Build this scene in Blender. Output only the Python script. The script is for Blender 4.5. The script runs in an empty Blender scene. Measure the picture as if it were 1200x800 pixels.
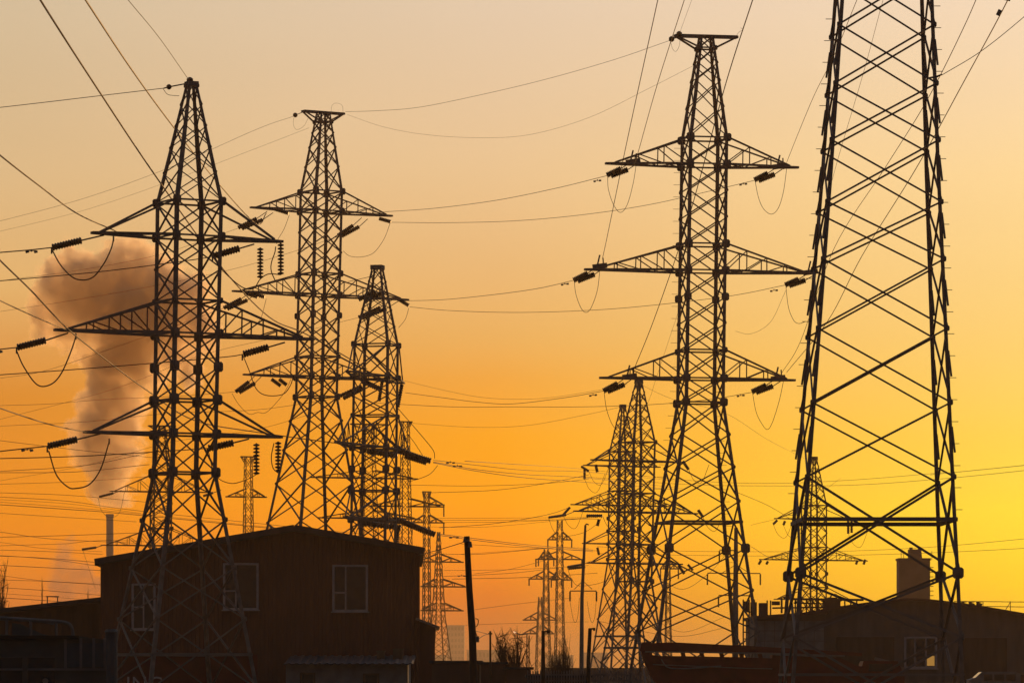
import bpy, bmesh, math, random
from mathutils import Vector, Matrix, noise as mnoise
random.seed(7)
SC = bpy.context.scene
F = 5500.0 / 1200.0          # focal length in picture widths
PXF = 5500.0
HY = 800.0                   # row of the horizon
EYE = 2.0

# ------------------------------------------------------------------ camera
cam_d = bpy.data.cameras.new('camera')
cam = bpy.data.objects.new('camera', cam_d)
SC.collection.objects.link(cam)
cam_d.sensor_width = 36.0
cam_d.lens = 36.0 * F
cam_d.shift_y = (HY - 400.0) / 1200.0
cam_d.clip_start = 0.5
cam_d.clip_end = 20000.0
cam.location = (0, 0, EYE)
cam.rotation_euler = (math.radians(90), 0, 0)
SC.camera = cam
SC.render.resolution_x = 1024
SC.render.resolution_y = 682
SC.cycles.max_bounces = 7
SC.cycles.diffuse_bounces = 2
SC.cycles.glossy_bounces = 2
SC.cycles.volume_bounces = 6
SC.cycles.transparent_max_bounces = 8

# ------------------------------------------------------------------ world (dusk sky)
SUN_AZ = 10.0     # degrees right of the view axis
SUN_EL = 1.3
W = bpy.data.worlds.new('World')
SC.world = W
W.use_nodes = True
nt = W.node_tree
nt.nodes.clear()
N = nt.nodes.new


def srgb(r, g, b):
    f = lambda c: c / 255 / 12.92 if c / 255 <= 0.04045 else ((c / 255 + 0.055) / 1.055) ** 2.4
    return (f(r), f(g), f(b), 1)


def mth(tree, op, a, b=None, c=None, clamp=False):
    n = tree.nodes.new('ShaderNodeMath'); n.operation = op; n.use_clamp = clamp
    for i, v in enumerate((a, b, c)):
        if v is None: continue
        if isinstance(v, (int, float)): n.inputs[i].default_value = v
        else: tree.links.new(v, n.inputs[i])
    return n.outputs[0]


tc = N('ShaderNodeTexCoord')
sep = N('ShaderNodeSeparateXYZ')
nt.links.new(tc.outputs['Generated'], sep.inputs[0])
X, Y, Z = sep.outputs
az = mth(nt, 'MULTIPLY', mth(nt, 'ARCTAN2', X, Y), 57.29578)          # degrees, 0 = straight ahead
dz = mth(nt, 'ABSOLUTE', mth(nt, 'SUBTRACT', az, SUN_AZ))
dzw = mth(nt, 'MINIMUM', dz, mth(nt, 'SUBTRACT', 360.0, dz))          # degrees from the sun's bearing
el = mth(nt, 'MULTIPLY', mth(nt, 'ARCSINE', Z), 57.29578)


def ramp(stops, span=90.0):
    r = N('ShaderNodeValToRGB')
    v = mth(nt, 'POWER', mth(nt, 'DIVIDE', el, span, clamp=True), 0.5)
    nt.links.new(v, r.inputs[0])
    e = r.color_ramp.elements
    for i, (deg, col) in enumerate(stops):
        p = math.sqrt(max(0, deg) / span)
        x = e[i] if i < 2 else e.new(p)
        x.position = p; x.color = col
    return r.outputs[0]


def S(t, k=1.0):
    c = srgb(*t)
    return (c[0] * k, c[1] * k, c[2] * k, 1)


# stops: elevation in degrees -> colour; rows y = 800, 700, 600, 500, 400, 200, 0 are 0, 1, 2.1, 3.1, 4.2, 6.2, 8.3 degrees
R_SUN = ramp([(0, S((250, 160, 20), 1.2)), (90, (0.13, 0.15, 0.20, 1)), (0.6, S((255, 184, 8), 1.25)), (1.1, S((255, 206, 10), 1.22)), (2.1, S((255, 222, 56), 1.14)), (3.0, S((255, 214, 82), 1.08)),
              (4.2, S((255, 211, 116), 1.03)), (6.2, S((253, 216, 152), 1.02)), (8.3, S((246, 219, 188))), (13, S((228, 208, 192))), (28, (0.40, 0.38, 0.40, 1)), (55, (0.19, 0.20, 0.26, 1))])
R_MID = ramp([(0, S((150, 78, 30), 1.1)), (90, (0.11, 0.13, 0.18, 1)), (0.45, S((180, 88, 16), 1.08)), (1.05, S((226, 114, 4), 1.1)), (1.6, S((252, 142, 2), 1.12)), (2.2, S((255, 160, 4), 1.12)), (3.0, S((255, 166, 26), 1.05)),
              (3.7, S((245, 168, 66), 1.02)), (4.2, S((240, 179, 95))), (6.2, S((236, 197, 146))), (8.3, S((230, 204, 174))), (14, S((208, 194, 180))), (30, (0.31, 0.32, 0.35, 1))])
R_LEFT = ramp([(0, S((144, 72, 28), 1.1)), (90, (0.10, 0.12, 0.17, 1)), (0.8, S((206, 102, 24), 1.08)), (1.5, S((234, 130, 10), 1.1)), (2.2, S((238, 140, 14), 1.08)), (3.5, S((223, 141, 46), 1.02)),
               (4.2, S((226, 160, 84))), (4.8, S((231, 180, 110))), (6.2, S((222, 186, 136))), (8.3, S((213, 190, 156))), (14, S((190, 178, 162))), (30, (0.28, 0.30, 0.34, 1))])
R_ANTI = ramp([(0, (0.020, 0.016, 0.017, 1)), (90, (0.08, 0.09, 0.12, 1)), (8, (0.027, 0.025, 0.030, 1)), (25, (0.040, 0.043, 0.055, 1))])


def mix(f, a, b):
    n = N('ShaderNodeMix'); n.data_type = 'RGBA'
    nt.links.new(f, n.inputs[0]); nt.links.new(a, n.inputs[6]); nt.links.new(b, n.inputs[7])
    return n.outputs[2]


def span(v, a, b, smooth=False):
    n = N('ShaderNodeMapRange')
    if smooth: n.interpolation_type = 'SMOOTHSTEP'
    nt.links.new(v, n.inputs[0]); n.inputs[1].default_value = a; n.inputs[2].default_value = b
    return n.outputs[0]


c1 = mix(span(dzw, 3.6, 10.2), R_SUN, R_MID)
c2 = mix(span(dzw, 10.2, 16.0), c1, R_LEFT)
c3 = mix(span(dzw, 20.0, 85.0, True), c2, R_ANTI)
# very faint uneven streaks of dust in the air, soft and wide
nz = N('ShaderNodeTexNoise'); nz.inputs['Scale'].default_value = 5.0; nz.inputs['Detail'].default_value = 3.0
mp = N('ShaderNodeMapping'); mp.inputs['Scale'].default_value = (1.0, 1.0, 6.0)
nt.links.new(tc.outputs['Generated'], mp.inputs[0]); nt.links.new(mp.outputs[0], nz.inputs[0])
var = mth(nt, 'MULTIPLY_ADD', nz.outputs[0], 0.10, 0.95)
vm = N('ShaderNodeVectorMath'); vm.operation = 'SCALE'
nt.links.new(c3, vm.inputs[0]); nt.links.new(var, vm.inputs['Scale'])
bg1 = N('ShaderNodeBackground'); nt.links.new(vm.outputs[0], bg1.inputs[0]); bg1.inputs[1].default_value = 1.0
sky = N('ShaderNodeTexSky'); sky.sky_type = 'NISHITA'; sky.sun_disc = False
sky.sun_elevation = math.radians(SUN_EL); sky.sun_rotation = math.radians(SUN_AZ); sky.dust_density = 4.0
bg2 = N('ShaderNodeBackground'); nt.links.new(sky.outputs[0], bg2.inputs[0]); bg2.inputs[1].default_value = 0.0008
ad = N('ShaderNodeAddShader'); nt.links.new(bg1.outputs[0], ad.inputs[0]); nt.links.new(bg2.outputs[0], ad.inputs[1])
wo = N('ShaderNodeOutputWorld'); nt.links.new(ad.outputs[0], wo.inputs[0])

# ------------------------------------------------------------------ sun
sl = bpy.data.lights.new('sun', 'SUN'); sl.energy = 2.2; sl.angle = math.radians(0.8); sl.color = (1.0, 0.50, 0.16)
sun = bpy.data.objects.new('sun', sl); SC.collection.objects.link(sun)
a_, e_ = math.radians(SUN_AZ), math.radians(SUN_EL)
sd = Vector((math.sin(a_) * math.cos(e_), math.cos(a_) * math.cos(e_), math.sin(e_)))
sun.rotation_euler = sd.to_track_quat('Z', 'Y').to_euler()
sun.location = sd * 300

SC.view_settings.view_transform = 'Standard'
SC.view_settings.look = 'None'
SC.view_settings.exposure = 0.0
SC.view_settings.gamma = 1.0

# ------------------------------------------------------------------ materials
def mat(name, col, rough=0.7, metal=0.0, var=0.25, scale=3.0, bump=0.0, stretch=(1, 1, 1), emit=None):
    m = bpy.data.materials.new(name); m.use_nodes = True
    t = m.node_tree; p = t.nodes['Principled BSDF']
    p.inputs['Roughness'].default_value = rough; p.inputs['Metallic'].default_value = metal
    c = t.nodes.new('ShaderNodeTexCoord'); mp = t.nodes.new('ShaderNodeMapping'); mp.inputs['Scale'].default_value = stretch
    t.links.new(c.outputs['Object'], mp.inputs[0])
    n = t.nodes.new('ShaderNodeTexNoise'); n.inputs['Scale'].default_value = scale; n.inputs['Detail'].default_value = 5
    t.links.new(mp.outputs[0], n.inputs[0])
    r = t.nodes.new('ShaderNodeValToRGB'); t.links.new(n.outputs[0], r.inputs[0])
    r.color_ramp.elements[0].position = 0.3; r.color_ramp.elements[1].position = 0.72
    r.color_ramp.elements[0].color = tuple(x * (1 - var) for x in col) + (1,)
    r.color_ramp.elements[1].color = tuple(min(1, x * (1 + var)) for x in col) + (1,)
    t.links.new(r.outputs[0], p.inputs['Base Color'])
    if bump:
        b = t.nodes.new('ShaderNodeBump'); b.inputs['Strength'].default_value = bump; b.inputs['Distance'].default_value = 0.03
        t.links.new(n.outputs[0], b.inputs['Height']); t.links.new(b.outputs[0], p.inputs['Normal'])
    if emit:
        p.inputs['Emission Color'].default_value = emit[0] + (1,); p.inputs['Emission Strength'].default_value = emit[1]
    return m


M = dict(
    steel=mat('weathered_steel', (0.22, 0.20, 0.19), 0.85, 0.0, 0.35, 2.5),
    rust=mat('rusty_steel', (0.09, 0.05, 0.035), 0.8, 0.0, 0.4, 2.5),
    glass_ins=mat('insulator_glaze', (0.05, 0.028, 0.02), 0.5, 0.0, 0.2, 6),
    wire=mat('wire_aluminium', (0.075, 0.062, 0.055), 0.75, 0.0, 0.2, 1.0),
    wall=mat('rust_red_wall_sheet', (0.15, 0.053, 0.043), 0.85, 0, 0.14, 0.8, 0.2, (2, 2, 0.5)),
    shed=mat('brown_shed_sheet', (0.15, 0.08, 0.062), 0.85, 0, 0.18, 0.8, 0.2, (2, 2, 0.5)),
    roof=mat('blue_grey_roof', (0.035, 0.045, 0.065), 0.75, 0, 0.3, 1.5),
    frame=mat('white_window_frame', (0.55, 0.50, 0.48), 0.6, 0, 0.12, 4),
    glass=mat('dark_window_glass', (0.035, 0.045, 0.055), 0.12, 0, 0.2, 2),
    lit=mat('lit_window_pane', (0.4, 0.25, 0.1), 0.4, 0, 0.1, 2, emit=((1.0, 0.5, 0.1), 0.33)),
    grey_wall=mat('grey_panel_wall', (0.20, 0.17, 0.15), 0.85, 0, 0.25, 0.7, 0.2, (2, 2, 0.4)),
    door=mat('brown_gate', (0.12, 0.08, 0.06), 0.8, 0, 0.3, 1.0, 0.1, (3, 3, 0.4)),
    plaster=mat('pale_plaster', (0.26, 0.27, 0.27), 0.9, 0, 0.25, 1.5, 0.2),
    concrete=mat('concrete', (0.28, 0.25, 0.22), 0.9, 0, 0.25, 1.5, 0.2),
    wood=mat('creosoted_wood', (0.05, 0.035, 0.028), 0.9, 0, 0.4, 2, 0.5, (6, 6, 0.6)),
    red=mat('dark_red_paint', (0.20, 0.020, 0.015), 0.6, 0, 0.3, 1.2),
    cont=mat('red_container', (0.15, 0.018, 0.018), 0.7, 0, 0.3, 1.2),
    silver=mat('bare_metal_strip', (0.34, 0.29, 0.26), 0.45, 0.6, 0.15, 3),
    truck=mat('truck_grey_paint', (0.10, 0.10, 0.09), 0.6, 0, 0.3, 1.6),
    tarp=mat('truck_blue_grey', (0.07, 0.095, 0.11), 0.7, 0, 0.3, 1.6),
    black=mat('black_rubber', (0.02, 0.02, 0.02), 0.8, 0, 0.3, 3),
    white=mat('white_lettering', (0.7, 0.6, 0.58), 0.7, 0, 0.15, 3),
    bark=mat('bare_bark', (0.09, 0.06, 0.045), 0.9, 0, 0.3, 5),
    pale=mat('pale_chimney', (0.6, 0.44, 0.36), 0.9, 0, 0.15, 0.5),
    silo=mat('silo_concrete', (0.30, 0.17, 0.12), 0.9, 0, 0.2, 0.5),
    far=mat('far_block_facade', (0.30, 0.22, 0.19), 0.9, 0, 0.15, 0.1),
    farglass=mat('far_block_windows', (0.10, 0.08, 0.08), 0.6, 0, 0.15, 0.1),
    ground=mat('frozen_ground', (0.07, 0.055, 0.045), 0.95, 0, 0.4, 0.15, 0.3),
    asphalt=mat('asphalt', (0.05, 0.048, 0.045), 0.9, 0, 0.3, 0.6, 0.2),
    lamp=mat('lamp_glow', (0.8, 0.5, 0.3), 0.5, 0, 0.1, 3, emit=((1.0, 0.62, 0.35), 1.2)),
)

COL = SC.collection
def Wp(px, py, d):
    """A point d metres ahead, at the place it has in the 1200 x 800 picture."""
    return Vector(((px - 600.0) / PXF * d, d, EYE + (HY - py) / PXF * d))


def link(name, me, parent=None, m=None):
    o = bpy.data.objects.new(name, me)
    COL.objects.link(o)
    if parent is not None: o.parent = parent
    if m is not None and me is not None and not me.materials: me.materials.append(m)
    return o


def tag(o, label=None, cat=None, group=None, kind=None):
    if label: o['label'] = label
    if cat: o['category'] = cat
    if group: o['group'] = group
    if kind: o['kind'] = kind
    return o


def empty(name, loc, rz=0.0):
    o = bpy.data.objects.new(name, None); COL.objects.link(o)
    o.location = loc; o.rotation_euler = (0, 0, rz); o.empty_display_size = 0.5
    return o


class MB:
    """Collects simple solids for one mesh."""
    def __init__(s): s.v = []; s.f = []
    def add(s, vs, fs):
        b = len(s.v); s.v += [tuple(v) for v in vs]; s.f += [tuple(b + i for i in f) for f in fs]
    def box(s, a, b):
        x0, y0, z0 = a; x1, y1, z1 = b
        s.add([(x0, y0, z0), (x1, y0, z0), (x1, y1, z0), (x0, y1, z0), (x0, y0, z1), (x1, y0, z1), (x1, y1, z1), (x0, y1, z1)],
              [(0, 3, 2, 1), (4, 5, 6, 7), (0, 1, 5, 4), (1, 2, 6, 5), (2, 3, 7, 6), (3, 0, 4, 7)])
    def beam(s, p, q, w, h=None):
        h = h or w; p = Vector(p); q = Vector(q); d = (q - p).normalized()
        u = d.cross(Vector((0, 0, 1)))
        if u.length < 0.05: u = d.cross(Vector((0, 1, 0)))
        u.normalize(); v = d.cross(u)
        u = u * w / 2; v = v * h / 2
        s.add([p - u - v, p + u - v, p + u + v, p - u + v, q - u - v, q + u - v, q + u + v, q - u + v],
              [(0, 1, 2, 3), (7, 6, 5, 4), (0, 4, 5, 1), (1, 5, 6, 2), (2, 6, 7, 3), (3, 7, 4, 0)])
    def prism(s, poly, y0, y1):
        """poly: (x, z) outline, extruded from y0 to y1."""
        n = len(poly)
        s.add([(x, y0, z) for x, z in poly] + [(x, y1, z) for x, z in poly],
              [tuple(range(n)), tuple(range(2 * n - 1, n - 1, -1))] + [(i, n + i, n + (i + 1) % n, (i + 1) % n) for i in range(n)])
    def tube(s, pts, r, n=6, cap=True):
        pts = [Vector(p) for p in pts]; k = len(pts); rs = r if isinstance(r, (list, tuple)) else [r] * k
        b = len(s.v); ref = None
        for i, p in enumerate(pts):
            d = (pts[min(i + 1, k - 1)] - pts[max(i - 1, 0)]).normalized()
            if ref is None:
                ref = d.cross(Vector((0, 0, 1)))
                if ref.length < 0.05: ref = d.cross(Vector((0, 1, 0)))
            ref = (ref - d * ref.dot(d)).normalized(); w = d.cross(ref)
            for j in range(n):
                a = 2 * math.pi * j / n
                s.v.append(tuple(p + (ref * math.cos(a) + w * math.sin(a)) * rs[i]))
        for i in range(k - 1):
            for j in range(n):
                s.f.append((b + i * n + j, b + i * n + (j + 1) % n, b + (i + 1) * n + (j + 1) % n, b + (i + 1) * n + j))
        if cap:
            s.f.append(tuple(b + j for j in range(n - 1, -1, -1))); s.f.append(tuple(b + (k - 1) * n + j for j in range(n)))
    def build(s, name, m, parent=None, world=None):
        """world: matrix of the parent; vertices are then given in world space."""
        vs = s.v
        if world is not None:
            inv = world.inverted(); vs = [tuple(inv @ Vector(v)) for v in vs]
        me = bpy.data.meshes.new(name); me.from_pydata(vs, [], s.f)
        bm = bmesh.new(); bm.from_mesh(me); bmesh.ops.recalc_face_normals(bm, faces=bm.faces); bm.to_mesh(me); bm.free()
        return link(name, me, parent, m)


def mat_world(o):
    return Matrix.Translation(o.location) @ Matrix.Rotation(o.rotation_euler[2], 4, 'Z')


# shared unit profiles, length 1 along z
_units = {}
def unit(kind, m):
    k = (kind, m.name)
    if k in _units: return _units[k]
    b = MB()
    if kind == 'angle':
        t = 0.22; pr = [(-.5, -.5), (.5, -.5), (.5, -.5 + t), (-.5 + t, -.5 + t), (-.5 + t, .5), (-.5, .5)]
        n = len(pr)
        b.add([(x, y, 0) for x, y in pr] + [(x, y, 1) for x, y in pr],
              [tuple(range(n)), tuple(range(2 * n - 1, n - 1, -1))] + [(i, (i + 1) % n, n + (i + 1) % n, n + i) for i in range(n)])
    elif kind == 'box':
        b.box((-.5, -.5, 0), (.5, .5, 1))
    elif kind == 'plate':
        c = 0.17
        b.prism([(-.5 + c, -.5), (.5 - c, -.5), (.5, -.5 + c), (.5, .5 - c), (.5 - c, .5), (-.5 + c, .5), (-.5, .5 - c), (-.5, -.5 + c)], -.5, .5)
    me = bpy.data.meshes.new(kind); me.from_pydata(b.v, [], b.f); me.materials.append(m)
    _units[k] = me
    return me


def member(name, p, q, w, parent, m, kind='angle', nrm=None):
    p = Vector(p); q = Vector(q); d = q - p; L = d.length; d.normalize()
    n = Vector(nrm) if nrm is not None else Vector((0, 1, 0))
    x = d.cross(n)
    if x.length < 0.05: x = d.cross(Vector((1, 0, 0)))
    x.normalize(); y = d.cross(x)
    o = bpy.data.objects.new(name, unit(kind, m)); COL.objects.link(o); o.parent = parent
    mt = Matrix((x * w, y * w, d * L)).transposed().to_4x4(); mt.translation = p
    o.matrix_local = mt
    return o


def insulator(parent, MW, a, b, r, n, name='insulator_string', m=None, neck=0.74):
    """A string of dished discs between two world points."""
    a = Vector(a); b = Vector(b)
    L = (b - a).length; d = (b - a).normalized()
    mb = MB(); pts = [a]; rs = [r * 0.22]
    for i in range(n):
        t0 = (i + 0.12) / n; t1 = (i + 0.42) / n; t2 = (i + 0.72) / n; t3 = (i + 0.95) / n
        for t, k in ((t0, neck), (t1, 0.98), (t2, 1.0), (t3, neck)):
            pts.append(a + d * L * t); rs.append(r * k)
    pts.append(b); rs.append(r * 0.22)
    mb.tube(pts, rs, 8)
    return mb.build(name, m or M['glass_ins'], parent, MW)


def catmull(pts, n=10):
    P = [Vector(p) for p in pts]
    if len(P) == 2: return [P[0].lerp(P[1], i / n) for i in range(n + 1)]
    P = [P[0] * 2 - P[1]] + P + [P[-1] * 2 - P[-2]]
    out = []
    for i in range(1, len(P) - 2):
        a, b, c, d = P[i - 1:i + 3]
        for k in range(n):
            t = k / n
            out.append(0.5 * ((2 * b) + (c - a) * t + (2 * a - 5 * b + 4 * c - d) * t * t + (3 * b - 3 * c + d - a) * t ** 3))
    out.append(P[-2]); return out


# ================================================================== towers
class Tower:
    def __init__(s, name, label, Y, cx0, lean, theta, prof, leg_w, brace_w, m=None, group=None, joined=False):
        s.Y = Y; s.k = Y / PXF; s.th = math.radians(theta); s.lean = lean; s.m = m or M['steel']
        s.root = empty(name, ((cx0 - 600) * s.k, Y, 0), s.th)
        s.MW = mat_world(s.root)
        tag(s.root, label, 'power tower', group)
        s.prof = [(s.z(py), w * s.k / 2) for py, w in prof]
        s.prof.sort()
        if s.prof[0][0] > 0:                       # carry the legs on down to the ground
            (z0, h0), (z1, h1) = s.prof[0], s.prof[1]
            s.prof.insert(0, (0.0, h0 + (h0 - h1) / (z1 - z0) * z0))
        s.lw = leg_w * s.k; s.bw = brace_w * s.k; s.joined = MB() if joined else None
    def z(s, py): return EYE + (HY - py) * s.k
    def h(s, z):
        P = s.prof
        if z <= P[0][0]: return P[0][1]
        for (z0, h0), (z1, h1) in zip(P, P[1:]):
            if z <= z1: return h0 + (h1 - h0) * (z - z0) / (z1 - z0)
        return P[-1][1]
    def p(s, x, y, z):
        l = s.lean * z
        return Vector((x + l * math.cos(s.th), y - l * math.sin(s.th), z))
    def corner(s, sx, sy, z):
        h = s.h(z); return s.p(sx * h, sy * h, z)
    def w(s, v): return s.MW @ Vector(v)
    def mem(s, name, a, b, w, parent=None, nrm=None):
        if s.joined is not None and parent is None:
            s.joined.beam(a, b, w)
        else:
            member(name, a, b, w, parent or s.root, s.m, 'angle', nrm)
    def legs(s, splices=()):
        for sx in (-1, 1):
            for sy in (-1, 1):
                b = MB(); w = s.lw; t = w * 0.3
                zs = [z for z, _ in s.prof]; zs.insert(-1, zs[-2] + .4 * (zs[-1] - zs[-2])); ring = []
                for z in zs:
                    c = s.corner(sx, sy, z)
                    w = s.lw * (0.62 if z >= zs[-1] - .01 else 1.0); t = w * 0.3
                    ring.append([(c.x + dx, c.y + dy, c.z) for dx, dy in
                                 ((0, 0), (-sx * w, 0), (-sx * w, -sy * t), (-sx * t, -sy * t), (-sx * t, -sy * w), (0, -sy * w))])
                vs = [v for r in ring for v in r]; fs = [tuple(range(6)), tuple(range(len(vs) - 1, len(vs) - 7, -1))]
                for i in range(len(zs) - 1):
                    for j in range(6):
                        fs.append((i * 6 + j, i * 6 + (j + 1) % 6, i * 6 + 6 + (j + 1) % 6, i * 6 + 6 + j))
                b.add(vs, fs); b.build('leg', s.m, s.root)
                if s.joined is None:
                    f = MB(); f.box((-.45, -.45, -0.3), (.45, .45, 0.25)); o = f.build('footing', M['concrete'], s.root)
                    c = s.corner(sx, sy, 0); o.location = c
    def faces(s):
        return [((-1, -1), (1, -1), (0, -1, 0)), ((1, -1), (1, 1), (1, 0, 0)), ((1, 1), (-1, 1), (0, 1, 0)), ((-1, 1), (-1, -1), (-1, 0, 0))]
    def lattice(s, rows, w=None, skip_side=False):
        w = w or s.bw
        for r0, r1 in zip(rows, rows[1:]):
            z0, z1 = s.z(r0), s.z(r1)
            for (a, b, n) in s.faces():
                nv = Vector(n)
                for k, (u, v) in enumerate(((a, b), (b, a))):
                    off = nv * (w * (0.15 if k else -0.45))
                    s.mem('brace', s.corner(*u, z0) + off, s.corner(*v, z1) + off, w, None, n)
    def horiz(s, rows, w=None, cross=False):
        w = w or s.bw
        for r in rows:
            z = s.z(r)
            for (a, b, n) in s.faces():
                s.mem('horizontal_strut', s.corner(*a, z) - Vector(n) * w * .2, s.corner(*b, z) - Vector(n) * w * .2, w * 1.15, None, n)
    def gussets(s, rows, g):
        if s.joined is not None: return
        for r in rows:
            r, gg = r if isinstance(r, tuple) else (r, g)
            z = s.z(r); gg = gg * s.k
            for (a, b, n) in s.faces():
                nv = Vector(n)
                for u, v in ((a, b), (b, a)):
                    c = s.corner(*u, z); t = (s.corner(*v, z) - c).normalized()
                    o = bpy.data.objects.new('gusset_plate', unit('plate', s.m)); COL.objects.link(o); o.parent = s.root
                    x = t * gg * 1.0; y = nv * 0.03; zz = Vector((0, 0, gg))
                    mt = Matrix((x, y, zz)).transposed().to_4x4(); mt.translation = c + t * gg * 0.12 + nv * (0.02 + (0.01 if u == a else 0.0))
                    o.matrix_local = mt
    def pegs(s, rows, n, corners=((-1, 1), (1, 1))):
        y0, y1 = rows
        for (sx, sy) in corners:
            for i in range(n):
                r = y0 + (y1 - y0) * i / (n - 1)
                c = s.corner(sx, sy, s.z(r)); member('climbing_peg', c, c + Vector((sx * 7.5 * s.k, 0, 0)), 0.022, s.root, s.m, 'box')
    def arm(s, rb, rt, Lp, sg, posts, w, tipw=0.12, zig=True, root_ext=0):
        """One cross arm: two lower chords, two upper chords to the tip, posts and diagonals."""
        zb, zt = s.z(rb), s.z(rt); L = Lp * s.k; hb, ht = s.h(zb), s.h(zt); w = w * s.k
        tip = s.p(sg * L, 0, zb)
        b = MB(); lower = {}; upper = {}
        for sy in (-1, 1):
            a0 = s.p(sg * hb, sy * hb, zb); a1 = s.p(sg * L, sy * tipw, zb)
            b.beam(a0, a1, w * 1.35, w * 1.35)
            u0 = s.p(sg * ht, sy * ht, zt); u1 = s.p(sg * (L - 0.10 * (L - hb)), sy * (tipw + 0.05), zb + w * .8)
            b.beam(u0, u1, w)
            lower[sy] = (a0, a1); upper[sy] = (u0, u1)
        b.beam(s.p(sg * (L - 0.5), 0, zb), s.p(sg * (L + 0.12), 0, zb), tipw * 2 + w, w * 1.3)
        at = s.p(sg * (L * 0.62 + hb * .38), 0, zb)
        arm = b.build('cross_arm', s.m, s.root)
        prev = None
        T = [0.0] + [(i + 1) / (posts + 1) for i in range(posts)] + [1.0]
        sw = w * 0.62
        for sy in (-1, 1):
            q = None
            for i, t in enumerate(T[:-1]):
                lo = lower[sy][0].lerp(lower[sy][1], t * 0.93)
                up = upper[sy][0].lerp(upper[sy][1], min(1, t * 1.03))
                if i > 0 and posts: member('strut', lo, up, sw, arm, s.m, 'angle')
                if i > 0 and posts:
                    member('strut', q[0], up, sw, arm, s.m, 'angle')
                q = (lo, up)
        for i in range(1, max(2, len(T) - 1)):
            t0 = T[i - 1]; t1 = T[i] if len(T) > 2 else 0.6
            a = lower[-1][0].lerp(lower[-1][1], t0); c = lower[1][0].lerp(lower[1][1], t1)
            member('strut', a, c, sw, arm, s.m, 'angle', (0, 0, 1))
            a = lower[1][0].lerp(lower[1][1], t0); c = lower[-1][0].lerp(lower[-1][1], t1)
            member('strut', a, c, sw, arm, s.m, 'angle', (0, 0, 1))
        return s.w(tip)
    def depth(s, xpx):
        """depth of the point xpx (picture px) along the arm axis."""
        return s.Y + xpx * s.k * math.tan(s.th)
    def cap(s, rt, rb, Lp, w):
        zt, zb = s.z(rt), s.z(rb); h = s.h(zb); L = Lp * s.k; w = w * s.k; b = MB()
        for sy in (-1, 1):
            b.beam(s.p(-L, sy * h * 0.35, zt), s.p(L, sy * h * 0.35, zt), w * 1.3)
            for sx in (-1, 1):
                b.beam(s.corner(sx, sy, zb), s.p(sx * L * 0.94, sy * h * 0.35, zt - w * .4), w * .75)
        for t in (-1, -.5, 0, .5, 1):
            b.beam(s.p(L * t, -h * .4, zt), s.p(L * t, h * .4, zt), w)
        b.build('peak_beam', s.m, s.root)
    def finish(s):
        if s.joined is not None and s.joined.v:
            o = s.joined.build('bracing', s.m, s.root); o['kind'] = 'stuff'


def pin(mb, p, r=0.12):
    mb.tube([p + Vector((0, 0, -r)), p + Vector((0, 0, -r * .5)), p + Vector((0, 0, r * .5)), p + Vector((0, 0, r))], [r * .4, r, r, r * .4], 8)


# ---- a tower with a pointed peak and three plain arms, given by its picture rows ------------------------------
def peak_tower(label, Y, cx0, lean, theta, rows, wid, arms, leg, br, group, joined=False, pegs=False, posts2=3, m=None, w_arm=None):
    """rows: top, shoulder, arm1, (top of arm2), arm2, (top of arm3), arm3, waist, foot rows..."""
    (rt, rs, a1, t2, a2, t3, a3, rw) = rows[:8]; feet = rows[8]
    wt, ws, ww, slope = wid
    prof = [(rt, wt), (rs, ws), (rw, ww), (max(feet), ww + slope * (max(feet) - rw))]
    T = Tower('power_tower', label, Y, cx0, lean, theta, prof, leg, br, m, group, joined)
    T.legs()
    pk = [rt + (rs - rt) * t for t in (0.0, 0.18, 0.36, 0.54, 0.75, 1.0)]
    T.lattice(pk, T.bw * .72)
    body = [rs, a1]
    def seg(a, b, n): return [a + (b - a) * (i + 1) / n for i in range(n)]
    body += seg(a1, t2, 2) + [a2] + seg(a2, t3, 2) + [a3, rw]
    T.lattice(body)
    T.lattice([rw] + list(feet), T.bw * 1.1)
    T.horiz([rt, rs, a1, t2, a2, t3, a3, rw], T.bw * 1.1)
    T.horiz([(feet[-2] + feet[-3]) / 2], T.bw * 1.7)
    g = ws * 0.165
    T.gussets([rs, a1, (a2, g * 1.15), (a3, g * 1.15), (t3, g * 1.25), (rw, g * 1.2), ((a2 + t3) / 2, g * 1.2), (rt + (rs - rt) * .02, g * .4)], g)
    T.gussets([(t2, g * .7)] + [(f, g * .55) for f in feet[:-1]], g)
    out = {}
    wa = w_arm or leg * 0.52
    for i, (r, ru, l, rr, po) in enumerate(((a1, rs, arms[0][0], arms[0][1], 0), (a2, t2, arms[1][0], arms[1][1], posts2), (a3, t3, arms[2][0], arms[2][1], 0))):
        out[i, -1] = T.arm(r, ru, l, -1, po, wa)
        out[i, 1] = T.arm(r, ru, rr, 1, po, wa)
    b = MB(); top = T.z(rt); h = T.h(top) * 1.25
    b.box((-h, -h, top - .12), (h, h, top + 2.2 * T.k)); o = b.build('cap_plate', T.m, T.root); o.location = T.p(0, 0, 0) + Vector((T.lean * top * math.cos(T.th), -T.lean * top * math.sin(T.th), 0))
    T.finish()
    return T, out


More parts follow.
